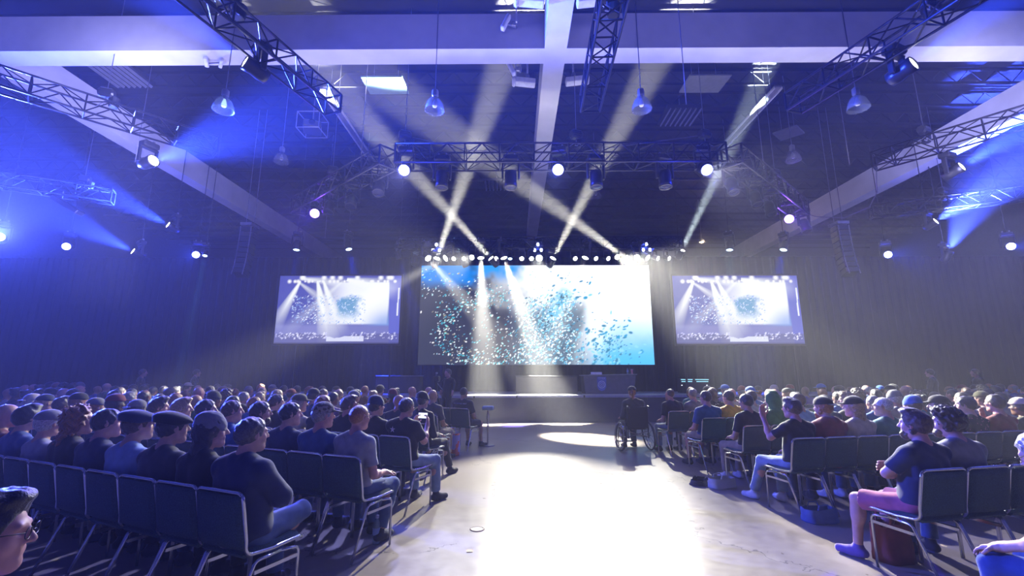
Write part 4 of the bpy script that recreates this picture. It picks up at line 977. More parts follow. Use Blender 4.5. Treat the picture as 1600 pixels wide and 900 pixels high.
# hand-placed people: (block, row from the back, seat) -> build settings, colours, words
D_ = dict
KEY = {
 ('L', 0, 0): (D_(arms=('crossed', 'crossed'), legs=('cross', 'wide'), top='jacket', build=1.12, yaw=-.22, lean=-.02, hair='short', seed=1), D_(skin='fair', hair='pepper', shirt='navy', trousers='denim', shoe='black'), 'broad dark-grey-haired man in dark suit jacket with folded arms, back row by the aisle'),
 ('L', 0, 1): (D_(arms=('lap', 'lap'), legs=('sit', 'sit'), top='long', build=.9, hair='long', headgear='beanie', yaw=-.5), D_(skin='fair', hair='black', shirt='black', trousers='black', shoe='black', beanie='grey'), 'woman with long black hair and pale grey beanie beside the suit-jacket man'),
 ('L', 0, 2): (D_(arms=('lap', 'lap'), top='long', headgear='flatcap', yaw=-.25, build=1.05), D_(skin='fair', hair='black', shirt='charcoal', trousers='black', shoe='black', cap='black'), 'man in big black flat cap and dark shirt, nearer of the two flat caps'),
 ('L', 0, 3): (D_(arms=('lap', 'thigh'), top='tee', headgear='flatcap', yaw=-.35, nod=.05), D_(skin='fair', hair='brown', shirt='lightblue', trousers='denim', shoe='black', cap='navy'), 'man in navy flat cap and pale blue T-shirt, farther of the two flat caps'),
 ('L', 0, 4): (D_(arms=('lap', 'lap'), top='long', hair='short', yaw=-.55), D_(skin='pink', hair='darkbrown', shirt='navy', trousers='black', shoe='black'), 'dark-haired man in navy top between the curly hair and the navy flat cap'),
 ('L', 0, 5): (D_(arms=('lap', 'lap'), top='long', hair='longcurl', yaw=-.45, build=.95), D_(skin='fair', hair='ginger', shirt='black', trousers='black', shoe='black'), 'person with long curly auburn hair and black top near the left edge'),
 ('L', 1, 0): (D_(arms=('thigh', 'lap'), legs=('back', 'sit'), top='tee', hair='crop', glasses=True, yaw=-.15, lean=.02, build=1.0), D_(skin='pink', hair='ginger', shirt='heather', trousers='denim', shoe='black'), 'man with shaved ginger head and grey T-shirt by the aisle, bottle at his chair'),
 ('L', 1, 1): (D_(arms=('raise_', 'lap'), top='tee', hair='short', headgear='cap', yaw=-.45, build=1.08), D_(skin='pink', hair='grey', shirt='blue', trousers='denim', shoe='black', cap='camo'), 'man in camouflage cap and blue T-shirt beside the shaved ginger man'),
 ('L', 1, 2): (D_(arms=('lap', 'lap'), top='tee', hair='short', yaw=-.6, build=1.02), D_(skin='fair', hair='black', shirt='navy', trousers='denim', shoe='black'), 'black-haired man in navy T-shirt, second seat left of the shaved ginger man'),
 ('L', 1, 3): (D_(arms=('lap', 'lap'), top='long', hair='short', beard=True, glasses=True, yaw=-.65), D_(skin='fair', hair='darkbrown', shirt='plaid', trousers='denim', shoe='black', beard='darkbrown'), 'bearded man with glasses in black and white plaid shirt'),
 ('L', 1, 4): (D_(arms=('lap', 'lap'), top='tee', hair='short', yaw=-.55), D_(skin='pink', hair='brown', shirt='royal', trousers='denim', shoe='black'), 'brown-haired man in royal blue T-shirt left of the plaid shirt'),
 ('L', 1, 5): (D_(arms=('lap', 'lap'), top='tee', hair='short', yaw=-.7), D_(skin='fair', hair='black', shirt='teal', trousers='black', shoe='black'), 'black-haired man in dark T-shirt with pale lettering on the back'),
 ('L', 1, 6): (D_(arms=('lap', 'lap'), top='tee', hair='quiff', yaw=-.7), D_(skin='fair', hair='blond', shirt='cream', trousers='denim', shoe='black'), 'person with bright backlit quiff behind the nearer flat cap'),
 ('L', 1, 7): (D_(arms=('lap', 'lap'), top='tee', hair='quiff', yaw=-.6), D_(skin='fair', hair='darkbrown', shirt='white', trousers='denim', shoe='black'), 'person with dark swept hair and white collar behind the farther flat cap'),
 ('L', 2, 0): (D_(arms=('phone', 'phone'), legs=('wide', 'sit'), top='tee', hair='short', yaw=-.1, build=1.14, lean=.04), D_(skin='pink', hair='darkbrown', shirt='black', trousers='paledenim', shoe='charcoal'), 'heavy man in black T-shirt and pale jeans holding up a phone'),
 ('L', 2, 1): (D_(arms=('lap', 'lap'), top='long', hair='short', headgear='beanie', yaw=-.3), D_(skin='fair', hair='black', shirt='black', trousers='black', shoe='black', beanie='navy'), 'person in navy beanie and black top next to the man with the phone'),
 ('L', 2, 2): (D_(arms=('raise_', 'lap'), top='long', hair='quiff', yaw=-.8), D_(skin='pink', hair='brown', shirt='black', trousers='black', shoe='black'), 'brown-haired man in black turned right, hands together, behind the camouflage cap'),
 ('L', 2, 3): (D_(arms=('lap', 'lap'), top='tee', hair='long', yaw=-.2, build=.92), D_(skin='fair', hair='ginger', shirt='black', trousers='black', shoe='black'), 'woman with long wavy ginger hair and black top'),
 ('L', 2, 4): (D_(arms=('raise_', 'lap'), top='tee', hair='long', headgear='cap', yaw=-.5, build=.92), D_(skin='fair', hair='grey', shirt='cream', trousers='black', shoe='black', cap='olive'), 'person with pale cap and cream top left of the ginger-haired woman'),
 ('L', 2, 5): (D_(arms=('lap', 'lap'), top='jacket', hair='short', yaw=-.6), D_(skin='fair', hair='darkbrown', shirt='black', trousers='black', shoe='black'), 'man with lit profile and black jacket behind the plaid shirt'),
 ('L', 3, 0): (D_(arms=('thigh', 'thigh'), legs=('fwd', 'sit'), top='long', hair='short', headgear='beanie', yaw=-.1), D_(skin='fair', hair='black', shirt='black', trousers='black', shoe='black', beanie='black'), 'person in black hat and black trousers stretching a leg into the aisle'),
 ('L', 4, 0): (D_(arms=('lap', 'lap'), legs=('sit', 'sit'), top='tee', hair='bald', build=1.05, yaw=0), D_(skin='tan', shirt='charcoal', trousers='khaki', shoe='black'), 'bald man in dark grey shirt beside a plastic shopping bag'),
 ('L', 5, 0): (D_(arms=('lap', 'lap'), legs=('wide', 'sit'), top='tee', bottom='short', hair='crop', build=1.16, yaw=-.05), D_(skin='tan', hair='black', shirt='black', trousers='charcoal', shoe='black'), 'heavy man in black T-shirt with white lettering and grey shorts, front row'),
 ('L', 5, 2): (D_(arms=('lap', 'lap'), top='tee', hair='bald', build=1.08), D_(skin='pink', shirt='navy', trousers='denim', shoe='black'), 'bald man in navy T-shirt, front row, nearer the aisle of the two bald men'),
 ('L', 5, 3): (D_(arms=('lap', 'lap'), top='tee', hair='bald', build=1.06, yaw=-.2), D_(skin='pink', shirt='blue', trousers='denim', shoe='black'), 'bald man in blue T-shirt, front row, farther from aisle of the bald men'),
 ('R', 0, 0): (D_(arms=('crossed', 'crossed'), legs=('sit', 'wide'), top='tee', bottom='short', hair='quiff', beard=True, yaw=.35, build=1.06, lean=-.06), D_(skin='pink', hair='brown', shirt='navy', trousers='salmon', shoe='purple', beard='brown'), 'man in navy T-shirt and salmon shorts with folded arms by right aisle'),
 ('R', 0, 1): (D_(arms=('lap', 'lap'), top='tee', hair='curly', beard=True, yaw=.65, nod=.0, lean=.06, build=1.05), D_(skin='fair', hair='darkbrown', shirt='grey', trousers='denim', shoe='black', beard='brown'), 'curly dark-haired bearded man in grey T-shirt beside the salmon shorts'),
 ('R', 1, 0): (D_(arms=('lap', 'raise_'), legs=('sit', 'fwd'), top='tee', hair='quiff', yaw=.3, build=1.0), D_(skin='pink', hair='brown', shirt='black', trousers='paledenim', shoe='white'), 'man in black T-shirt and pale trousers raising one hand by right aisle'),
 ('R', 1, 1): (D_(arms=('lap', 'lap'), top='hoodie', hair='short', headgear='backcap', beard=True, yaw=.2), D_(skin='fair', hair='ginger', shirt='maroon', trousers='black', shoe='black', cap='black', beard='ginger'), 'man in dark maroon hoodie and black backwards cap'),
 ('R', 1, 2): (D_(arms=('lap', 'lap'), top='tee', hair='long', headgear='cap', yaw=.6, build=.92), D_(skin='fair', hair='blond', shirt='cream', trousers='denim', shoe='white', cap='black'), 'woman with long blond hair, black cap and cream T-shirt'),
 ('R', 1, 3): (D_(arms=('lap', 'lap'), top='tee', hair='crop', glasses=True, yaw=.6, build=1.06), D_(skin='fair', hair='white', shirt='teal', trousers='denim', shoe='black'), 'white-haired man with glasses and teal T-shirt'),
 ('R', 1, 5): (D_(arms=('lap', 'lap'), top='tee', hair='short', headgear='cap', yaw=.7, build=1.1), D_(skin='fair', hair='black', shirt='olive', trousers='black', shoe='black', cap='black'), 'man in black and white cap and dark green shirt near right edge'),
 ('R', 1, 6): (D_(arms=('lap', 'lap'), top='long', hair='short', yaw=.6), D_(skin='fair', hair='black', shirt='floral', trousers='black', shoe='black'), 'person in dark floral shirt near the right edge'),
 ('R', 2, 0): (D_(arms=('lap', 'lap'), legs=('sit', 'sit'), top='tee', hair='short', yaw=.25, build=1.02), D_(skin='tan', hair='black', shirt='black', trousers='khaki', shoe='white'), 'black-haired man in black T-shirt and khaki trousers with bags by his feet'),
 ('R', 2, 1): (D_(arms=('lap', 'lap'), top='hoodie', hair='short', headgear='hood', yaw=.3), D_(skin='fair', hair='brown', shirt='green', trousers='black', shoe='black', hood='green'), 'person wearing bright green hooded top with the hood up'),
 ('R', 2, 2): (D_(arms=('lap', 'lap'), top='tee', hair='short', yaw=.5), D_(skin='fair', hair='brown', shirt='lightblue', trousers='denim', shoe='black'), 'person in lavender-blue T-shirt behind the man raising one hand'),
 ('R', 2, 4): (D_(arms=('lap', 'lap'), top='long', hair='curly', yaw=.7), D_(skin='fair', hair='blond', shirt='charcoal', trousers='black', shoe='black'), 'person with light curly hair behind the blond woman'),
 ('R', 3, 0): (D_(arms=('lap', 'lap'), legs=('sit', 'sit'), top='tee', bottom='short', hair='short', yaw=.2, build=1.12), D_(skin='pink', hair='brown', shirt='blue', trousers='khaki', shoe='black'), 'big man in blue T-shirt and khaki shorts by right aisle'),
 ('R', 3, 1): (D_(arms=('lap', 'lap'), top='tee', hair='short', yaw=.2), D_(skin='fair', hair='brown', shirt='mustard', trousers='black', shoe='black'), 'person in bright mustard yellow T-shirt'),
 ('R', 3, 2): (D_(arms=('lap', 'lap'), top='tee', hair='short', yaw=.1), D_(skin='fair', hair='brown', shirt='cream', trousers='black', shoe='black'), 'person in cream T-shirt behind the mustard yellow one'),
 ('R', 4, 0): (D_(arms=('thigh', 'thigh'), top='tee', hair='crop', yaw=.1, roll=.3, lean=.18), D_(skin='pink', hair='brown', shirt='black', trousers='paledenim', shoe='black'), 'bald man in black T-shirt leaning over beside the wheelchair'),
 ('R', 4, 1): (D_(arms=('lap', 'lap'), top='tee', hair='crop', yaw=0), D_(skin='pink', hair='grey', shirt='grey', trousers='black', shoe='black'), 'man with cropped head in grey printed T-shirt, right of the leaning man'),
 ('R', 4, 2): (D_(arms=('lap', 'lap'), top='tee', hair='long', yaw=0, build=.92), D_(skin='fair', hair='brown', shirt='dotted', trousers='black', shoe='black'), 'woman with long brown hair and speckled top'),
}
EMPTY = {('R', 0, 2), ('L', 5, 1), ('L', 4, 1), ('L', 3, 2), ('R', 0, 3), ('R', 3, 5)}
BIN = {k: v for k, v in CL.items()}
def matset(c):
    m = {}
    for k, v in c.items():
        m[k] = SKIN[v] if k == 'skin' else HAIR[v] if k in ('hair', 'beard') else CL[v]
    m.setdefault('shoe', CL['black']); return m
# pool of generic sitters, shared by the far rows
POOL = []
pool_cfg = [D_(hair='short'), D_(hair='short', headgear='cap', yaw=.15), D_(hair='long', build=.9, top='long'), D_(hair='bald', build=1.06), D_(hair='curly', yaw=-.1), D_(hair='crop', yaw=.1, build=1.1), D_(hair='quiff', top='long'),
            D_(hair='short', top='jacket', yaw=-.15), D_(hair='bun', build=.9), D_(hair='pony', build=.9, headgear='cap'), D_(hair='short', headgear='beanie', top='long'), D_(hair='short', headgear='backcap', yaw=.2), D_(hair='short', arms=('chin', 'lap'), nod=.05), D_(hair='fringe', beard=True, yaw=.25)]
hat_names = {'cap': 'cap', 'beanie': 'beanie', 'backcap': 'backwards cap', None: None}
for i, c in enumerate(pool_cfg):
    cc = dict(arms=('lap', 'lap'), lean=-.06 + .02 * (i % 4)); cc.update(c)
    parts, info = build_person(h=.0145, hh=.011, **cc)
    o = assemble(parts, info, matset(D_(skin='fair', hair='brown', shirt='grey', trousers='denim', shoe='black', cap='navy', beanie='grey', beard='brown')))
    POOL.append([o, c, 0])
SHIRTS = ['black', 'charcoal', 'grey', 'navy', 'blue', 'teal', 'white', 'heather', 'black', 'navy', 'purple', 'maroon', 'olive', 'lightblue', 'red', 'royal', 'cream', 'brown', 'charcoal', 'green']
HCOL = ['black', 'darkbrown', 'brown', 'darkbrown', 'blond', 'grey', 'brown', 'ginger', 'black', 'white']
SKN = ['fair', 'fair', 'pink', 'tan', 'fair', 'brown', 'pink', 'dark']
HATC = ['navy', 'black', 'charcoal', 'grey', 'maroon', 'olive', 'royal', 'cream', 'black', 'grey']
cn_first = [None, None]
def put_chair(bk, r, s, p):
    near = p.y < 6.6 and abs(p.x) < 8
    i = 0 if near else 1
    if cn_first[i] is None: cn_first[i] = chair_near() if near else chair_far(); c = cn_first[i]
    elif near: c = copy_tree(cn_first[i])
    else: c = cn_first[i].copy(); COL.objects.link(c)
    c.location = p; c.rotation_euler = (0, 0, ROT[bk] + rnd.uniform(-.02, .02)); c.scale = (1, 1, 1.03)
    tag(c, 'dark green padded chair, ' + place_words(bk, r, s), 'chair', 'audience chairs in the %s block' % ('left' if bk == 'L' else 'right'))
    return c
def sit(o, bk, p, back=.06, sc=.97):
    q = p - FWD[bk] * back; o.location = (q.x, q.y, 0); o.rotation_euler = (0, 0, ROT[bk] + rnd.uniform(-.05, .05)); o.scale = (sc, sc, sc)
PEOPLE = {}
n_people = 0
for bk in ('L', 'R'):
    for r, (x, y, n) in enumerate(ROWS[bk]):
        for s in range(n):
            p = seat(bk, r, s); X = px_of(p)
            if X < -45 or X > 1650 or (p.y > 14.2): continue
            put_chair(bk, r, s, p)
            key = (bk, r, s)
            if key in EMPTY: continue
            grp = 'seated audience in the %s block' % ('left' if bk == 'L' else 'right')
            if key in KEY:
                cfg, cols, lab = KEY[key]
                near = p.y < 6.2
                parts, info = build_person(h=.0075 if near else .011, hh=.006 if near else .009, **{k: v for k, v in cfg.items()})
                o = assemble(parts, info, matset(cols)); sit(o, bk, p); tag(o, lab, 'person', grp); PEOPLE[key] = (o, info)
                o.rotation_euler = (0, 0, ROT[bk]); n_people += 1
                continue
            if s > 3 and rnd.random() < .10: continue
            i = rnd.randrange(len(POOL)); base, c, used = POOL[i]
            if not used: o = base; POOL[i][2] = 1
            else: o = copy_tree(base)
            sh, hc_, sk, ht = rnd.choice(SHIRTS), rnd.choice(HCOL), rnd.choice(SKN), rnd.choice(HATC)
            if sk in ('brown', 'dark'): hc_ = 'black'
            recolour(o, D_(skin=SKIN[sk], hair=HAIR[hc_], beard=HAIR[hc_], shirt=CL[sh], trousers=CL[rnd.choice(['denim', 'black', 'charcoal', 'khaki'])], shoe=CL['black'], cap=CL[ht], beanie=CL[ht]))
            sit(o, bk, p, sc=rnd.uniform(.93, .99))
            hw = {'bald': 'bald person'}.get(c['hair'], hc_.replace('darkbrown', 'brown') + '-haired person')
            if c.get('headgear'): hw = 'person in %s %s' % (ht, {'backcap': 'cap'}.get(c['headgear'], c['headgear']))
            cw = {'lightblue': 'pale blue', 'royal': 'bright blue', 'heather': 'light grey'}.get(sh, sh)
            tag(o, '%s, %s top, %s' % (hw, cw, place_words(bk, r, s)), 'person', grp); n_people += 1
for base, c, used in POOL:
    if not used:
        for ch in list(base.children): bpy.data.objects.remove(ch)
        bpy.data.objects.remove(base)
print('people', n_people)

# two people nearest the camera, cut by the picture's edges
def lone_chair(p, rz, lab):
    c = copy_tree(cn_first[0]); c.location = p; c.rotation_euler = (0, 0, rz); c.scale = (1, 1, 1.03); tag(c, lab, 'chair'); return c
lone_chair((3.07, 2.50, 0), R(12), 'dark green padded chair at the lower right corner nearest the camera')
parts, info = build_person(h=.007, hh=.005, arms=('knee', 'knee'), legs=('sit', 'wide'), lean=.30, nod=-.35, yaw=.25, hair='short', glasses=True, top='tee')
o = assemble(parts, info, matset(D_(skin='fair', hair='grey', shirt='heather', trousers='blue', shoe='black'))); o.location = (3.07, 2.50, 0); o.rotation_euler = (0, 0, R(14)); o.scale = (.97,) * 3
tag(o, 'grey-haired man with glasses looking down, blue jeans, at the right edge', 'person')
lone_chair((-1.60, 1.42, 0), R(-30), 'dark green padded chair at the lower left corner under the profile of a man')
parts, info = build_person(h=.006, hh=.0045, arms=('lap', 'lap'), lean=.0, yaw=-.45, nod=-.04, hair='quiff', glasses=True, top='tee')
o = assemble(parts, info, matset(D_(skin='pink', hair='black', shirt='purple', trousers='denim', shoe='black'))); o.location = (-1.60, 1.44, 0); o.rotation_euler = (0, 0, R(-35)); o.scale = (.92,) * 3
tag(o, 'dark-haired man with glasses in profile cut by the lower left corner', 'person')

# standing people far back by the walls and at the stage
STD = [((-11.9, 14.3), -1.0, 'brown', 'black', 'standing person in dark clothes far left beyond the seated rows'), ((-10.6, 14.9), -.8, 'black', 'charcoal', 'second standing figure far left, right of the first, near the blue beam'),
       ((14.0, 13.8), 1.2, 'brown', 'black', 'standing person in black far right beside the pale patch'), ((12.45, 13.6), .6, 'black', 'charcoal', 'standing person with hands on hips far right beyond the rows'),
       ((-1.95, 13.0), 2.4, 'black', 'black', 'camera operator in black standing before the stage by the tripod')]
for (x, y), rz, hc_, sh, lab in STD:
    parts, info = build_person(h=.014, hh=.011, stand=True, arms=('down', 'lap') if 'operator' not in lab else ('down', 'down'), legs=('stand', 'stand'), hair='short', top='long')
    o = assemble(parts, info, matset(D_(skin='fair', hair=hc_, shirt=sh, trousers='black', shoe='black'))); o.location = (x, y, 0); o.rotation_euler = (0, 0, rz); o.scale = (.97,) * 3
    tag(o, lab, 'person')

# ------------------------------------------------------------------ things under the ceiling
def wire(name, pts, r, lab, m=M_WIRE, cat='cable', group=None):
    return tag(MB().tube(pts, r, 6).build(name, m, smooth=True), lab, cat, group)
M_LAMPGLASS = mat('ribbed_lamp_glass', (.28, .32, .36), .2, alpha=.45, bump=.4, bscale=60)
def high_bay(x, y, z, lab, lit=0.0):
    root = empty('hanging_bay_lamp', (x, y, z)); tag(root, lab, 'ceiling lamp', 'round bay lamps hanging from the ceiling')
    MB().lathe([(.06, .20), (.10, .17), (.17, .08), (.215, -.04), (.235, -.16), (.228, -.16), (.205, -.04), (.16, .07), (.09, .155), (.05, .18)], 28).build('lamp_shade', M_LAMPGLASS, root, smooth=True)
    MB().box((0, 0, .30), (.15, .13, .20), None, .03).lathe([(.05, .16), (.05, .2)], 12).build('ballast', M_FIXG, root)
    MB().bar((0, 0, .4), (0, 0, ZC - z), .010, 6).build('rod', M_WIRE, root)
    MB().lathe([(.001, -.07), (.045, -.06), (.06, -.01), (.045, .06), (.02, .14)], 14).build('bulb', emat('bulb_lit', (.6, .95, 1.0), 3.0) if lit else mat('bulb_white', (.8, .8, .8), .3), root, smooth=True)
high_bay(-7.0, 9.55, 7.95, 'round bay lamp glowing pale cyan, upper left of the hall', 1)
high_bay(-1.93, 9.6, 7.95, 'grey bay lamp hanging left of the central concrete beam')
high_bay(3.04, 9.6, 7.95, 'grey bay lamp hanging right of the central concrete beam')
high_bay(8.2, 9.6, 7.95, 'grey bay lamp hanging at upper right near the right ceiling truss')
high_bay(-7.74, 13.5, 8.6, 'dim bay lamp at left seen inside the blue cone of light')
high_bay(9.14, 13.5, 8.6, 'smaller bay lamp at right below a square ceiling panel')
high_bay(3.3, 17.0, 8.8, 'farthest bay lamp seen behind the overhead truss')
def pipe_unit(x, y, z, sgn, lab, yaw=.0, top=10.6):
    root = empty('hanging_ceiling_speaker', (x, y, z), yaw); tag(root, lab, 'ceiling speaker')
    MB().box((0, 0, 0), (.56, .24, .17), (0, .12 * sgn, 0), .02).build('cabinet', M_WHITE, root)
    MB().lathe([(.12, -.05), (.15, 0), (.12, .05)], 8, (-.33 * sgn, 0, .03), (0, R(90), 0), True).build('end_box', M_WHITE, root)
    b = MB().box((.06 * sgn, 0, .16), (.12, .10, .12), None, .02); b.lathe([(.05, -.03), (.05, .03)], 10, (.06 * sgn, -.07, .16), (R(90), 0, 0), True); b.build('swivel_bracket', M_FIXG, root)
    for px_ in (-.28, .06): MB().bar((px_ * sgn, 0, .1), (px_ * sgn, 0, top - z), .028, 8).build('pipe', M_WHITE, root, smooth=True)
    MB().tube([(.10 * sgn, .0, .2), (.2 * sgn, 0, .32), (.24 * sgn, 0, .22), (.26 * sgn, 0, .08)], .008, 6).build('cord', M_CABLE, root)
pipe_unit(.30, 11.2, 9.70, 1, 'white speaker on two pipes left of the central beam, beyond the cross beam')
pipe_unit(1.72, 11.2, 9.74, -1, 'white speaker on two pipes right of the central beam, beyond the cross beam')
pipe_unit(.36, 8.2, 9.50, 1, 'white speaker on two pipes left of the central beam at the top edge')
pipe_unit(1.62, 8.2, 9.50, -1, 'white speaker on two pipes right of the central beam at the top edge')
for (x, y, z, s, lab) in ((-.22, 9.35, 10.0, 1, 'white bracket unit mounted on the near face of the cross beam'), (-.10, 10.5, 9.62, -1, 'small white bracket unit hanging just behind the cross beam')):
    root = empty('mounted_bracket_speaker', (x, y, z)); tag(root, lab, 'ceiling speaker')
    MB().box((0, 0, 0), (.10, .16, .42), (0, .42 * s, 0), .02).build('cabinet', M_WHITE, root)
    b = MB().bar((.05, .05, 0), (.26, .22, .05), .03, 8); b.box((.20, .12, .05), (.12, .12, .12), (.3, .2, 0), .02); b.build('bracket', M_FIXG, root)
    MB().bar((.26, .22 if s < 0 else .05, .05), (.26, .24 if s < 0 else .05, ZC - z), .022, 8).build('pipe', M_WHITE, root)
root = empty('mounted_beam_sensor', (-7.9, 9.95, 9.42)); tag(root, 'pair of small white fittings under the cross beam at left', 'ceiling fitting')
MB().box((0, 0, 0), (.10, .35, .10), (0, 0, .5), .02).build('housing', M_WHITE, root); MB().box((.35, .05, 0), (.08, .35, .10), (0, 0, .7), .02).build('housing', M_WHITE, root); MB().bar((.0, .05, .0), (.35, .05, .02), .02, 6).build('arm', M_FIXG, root)
# square ceiling panels and long light channels
for (x, y, z, w, d, m, lab) in ((-4.0, 12.2, 10.35, 1.25, .9, mat('panel_blue_grey', (.10, .18, .22), .5), 'pale blue square panel hung under the ceiling at left'), (5.84, 12.2, 10.35, 1.25, .9, mat('panel_grey', (.12, .125, .14), .5), 'dark grey square panel hung under the ceiling at right'),
        (10.1, 15.0, 10.3, .8, .8, mat('panel_grey', (.1, .1, .1)), 'small tilted grey panel hung under the ceiling far right')):
    root = empty('hanging_ceiling_panel', (x, y, z)); tag(root, lab, 'ceiling panel')
    MB().box((0, 0, 0), (w, d, .06), (.05, 0, 0 if w > 1 else .7), .01).build('panel', m, root)
    for i in (-1, 1): MB().bar((i * w * .3, 0, .03), (i * w * .3, 0, ZC - z), .008, 5).build('rod', M_WIRE, root)
for (x0, y0, x1, y1, lab) in ((-6.1, 12.6, -6.1, 17.4, 'long pale light channel running under the ceiling at left'), (8.3, 12.6, 8.4, 16.6, 'long pale light channel running under the ceiling at right')):
    root = empty('hanging_light_channel', ((x0 + x1) / 2, (y0 + y1) / 2, 10.5)); tag(root, lab, 'ceiling light', 'long light channels under the ceiling')
    L = y1 - y0
    MB().box((0, 0, .03), (.26, L, .05)).build('tray', M_FIXG, root)
    for i in (-1, 1): MB().box((i * .12, 0, -.02), (.03, L, .07)).build('rail', M_WHITE, root)
    for i in (-1, 1): MB().bar((0, i * L * .4, .05), (0, i * L * .4, ZC - 10.5), .01, 5).build('rod', M_WIRE, root)
for (x, y, lab) in ((6.0, 14.6, 'slatted air vent under the ceiling behind the right bend of the truss'), (-12.3, 12.2, 'slatted air vent under the ceiling inside the left blue haze'), (-.9, 20.5, 'slatted vent grille beside the far end of the central beam')):
    root = empty('ceiling_vent', (x, y, 10.7)); tag(root, lab, 'air vent')
    MB().box((0, 0, .10), (1.3, 1.1, .12)).build('housing', M_JOIST, root)
    for k in range(7): MB().box((-.54 + .18 * k, 0, 0), (.05, 1.05, .08), (0, .5, 0)).build('slat', M_FIXG, root)
    MB().bar((0, 0, .15), (0, 0, ZC - 10.7), .02, 6).build('hanger', M_WIRE, root)
# chain hoists that carry the trusses
for (x, y, z, lab) in ((-2.88, 10.6, 7.72, 'chain hoist above the left bend of the overhead truss'), (1.6, 10.6, 7.72, 'chain hoist above the middle of the overhead truss'), (4.95, 10.6, 7.72, 'chain hoist above the right bend of the overhead truss'),
        (11.46, 11.4, 8.28, 'chain hoist on the right crossing truss'), (15.76, 15.4, 8.2, 'chain hoist on the lowest right truss'), (-4.98, 6.6, 8.05, 'chain hoist on the upper left ceiling truss'), (7.1, 6.6, 8.05, 'chain hoist on the upper right ceiling truss'),
        (1.6, 6.6, 8.05, 'chain hoist on the central ceiling truss'), (-14.9, 14.2, 8.2, 'chain hoist on the lowest left truss'), (-10.1, 9.75, 8.4, 'chain hoist on the long left crossing truss'), (8.1, 12.9, 7.72, 'chain hoist on the right arm of the overhead truss'), (-5.6, 12.6, 7.72, 'chain hoist on the left arm of the overhead truss')):
    root = empty('hanging_chain_hoist', (x, y, z)); tag(root, lab, 'chain hoist')
    b = MB().box((0, 0, 0), (.30, .20, .24), (0, 0, .4), .04); b.lathe([(.09, -.16), (.11, -.12), (.11, .12), (.09, .16)], 14, (0, 0, 0), (0, R(90), .4), True); b.build('motor', M_FIX, root, smooth=False)
    MB().lathe([(.09, -.32), (.10, -.30), (.12, -.08), (.10, -.07)], 12, (.12, .10, 0), None, True).build('chain_bag', M_CABLE, root)
    MB().tube([(0, 0, -.12), (0, 0, -.2), (.05, 0, -.25), (.03, 0, -.31), (-.04, 0, -.29)], .014, 6).build('hook', M_FIXG, root)
    MB().bar((0, 0, .1), (0, 0, ZC - z), .009, 5).build('chain', M_WIRE, root)
    sl = MB(); [sl.bar((0, 0, -.2), (i * .2, 0, -.34), .010, 5) for i in (-1, 1)]; sl.build('sling', M_FIXG, root)
# small three-lamp clusters on the screen truss
for i, (x, lab) in enumerate(((-3.11, 'three-lamp cluster glowing blue above the left end of the main screen'), (.9, 'three-lamp cluster glowing blue above the middle of the main screen'), (5.17, 'three-lamp cluster glowing blue above the right end of the main screen'))):
    root = empty('three_lamp_spotlight', (x, 16.85, 6.43)); tag(root, lab, 'stage light', 'three-lamp clusters over the main screen')
    MB().lathe([(.05, -.04), (.07, 0), (.05, .04)], 12, (0, .06, 0), (R(90), 0, 0), True).build('hub', M_FIX, root)
    for a in (90, 210, 330):
        cx, cz = .15 * math.cos(R(a)), .15 * math.sin(R(a)); q = Euler((0, R(90 - a), 0)).to_matrix()
        MB().lathe([(.03, -.08), (.07, 0), (.085, .08), (.07, .09)], 12, (cx, .02, cz), q).build('lamp_housing', M_FIX, root, smooth=True)
        MB().lathe([(.001, .0), (.055, .0)], 12, (cx, -.055, cz), (R(90), 0, 0)).add([(cx - .035, -.06, cz - .06), (cx + .035, -.06, cz - .06), (cx + .045, -.06, cz + .05), (cx, -.06, cz + .08), (cx - .045, -.06, cz + .05)], [(0, 1, 2, 3, 4)]).build('lens', LB, root)
    l = bpy.data.lights.new('cluster_glow', 'POINT'); l.energy = 22; l.color = (.03, .08, 1); l.shadow_soft_size = .08; lo = bpy.data.objects.new('cluster_glow', l); COL.objects.link(lo); lo.parent = root; lo.location = (0, -.12, 0)
# line array loudspeakers
for (x, y, sg, lab) in ((-9.72, 15.4, 1, 'tall curved hanging loudspeaker column left of the left video screen'), (11.75, 15.4, -1, 'tall curved hanging loudspeaker column right of the right video screen')):
    root = empty('hanging_loudspeaker_column', (x, y, 6.85)); tag(root, lab, 'loudspeaker')
    MB().box((0, 0, .06), (.42, .5, .10)).build('top_frame', M_FIXG, root)
    z = -.02; ang = 0; yy = 0
    for k in range(9):
        ang += R(1.2 if k < 5 else 2.6); z -= .205
        c = MB().box((0, yy, z + .10), (.40, .42, .185), (-ang, 0, .12 * sg), .015); c.build('cabinet', M_FIX, root)
        for i in (-1, 1): MB().box((i * .19, yy - .225 + .0, z + .10), (.02, .03, .19), (-ang, 0, 0)).build('side_bar', M_FIXG, root)
        yy -= math.sin(ang) * .2
    for i in (-1, 1): MB().bar((i * .15, 0, .1), (i * .15, 0, ZC - 6.85), .012, 5).build('chain', M_WIRE, root)
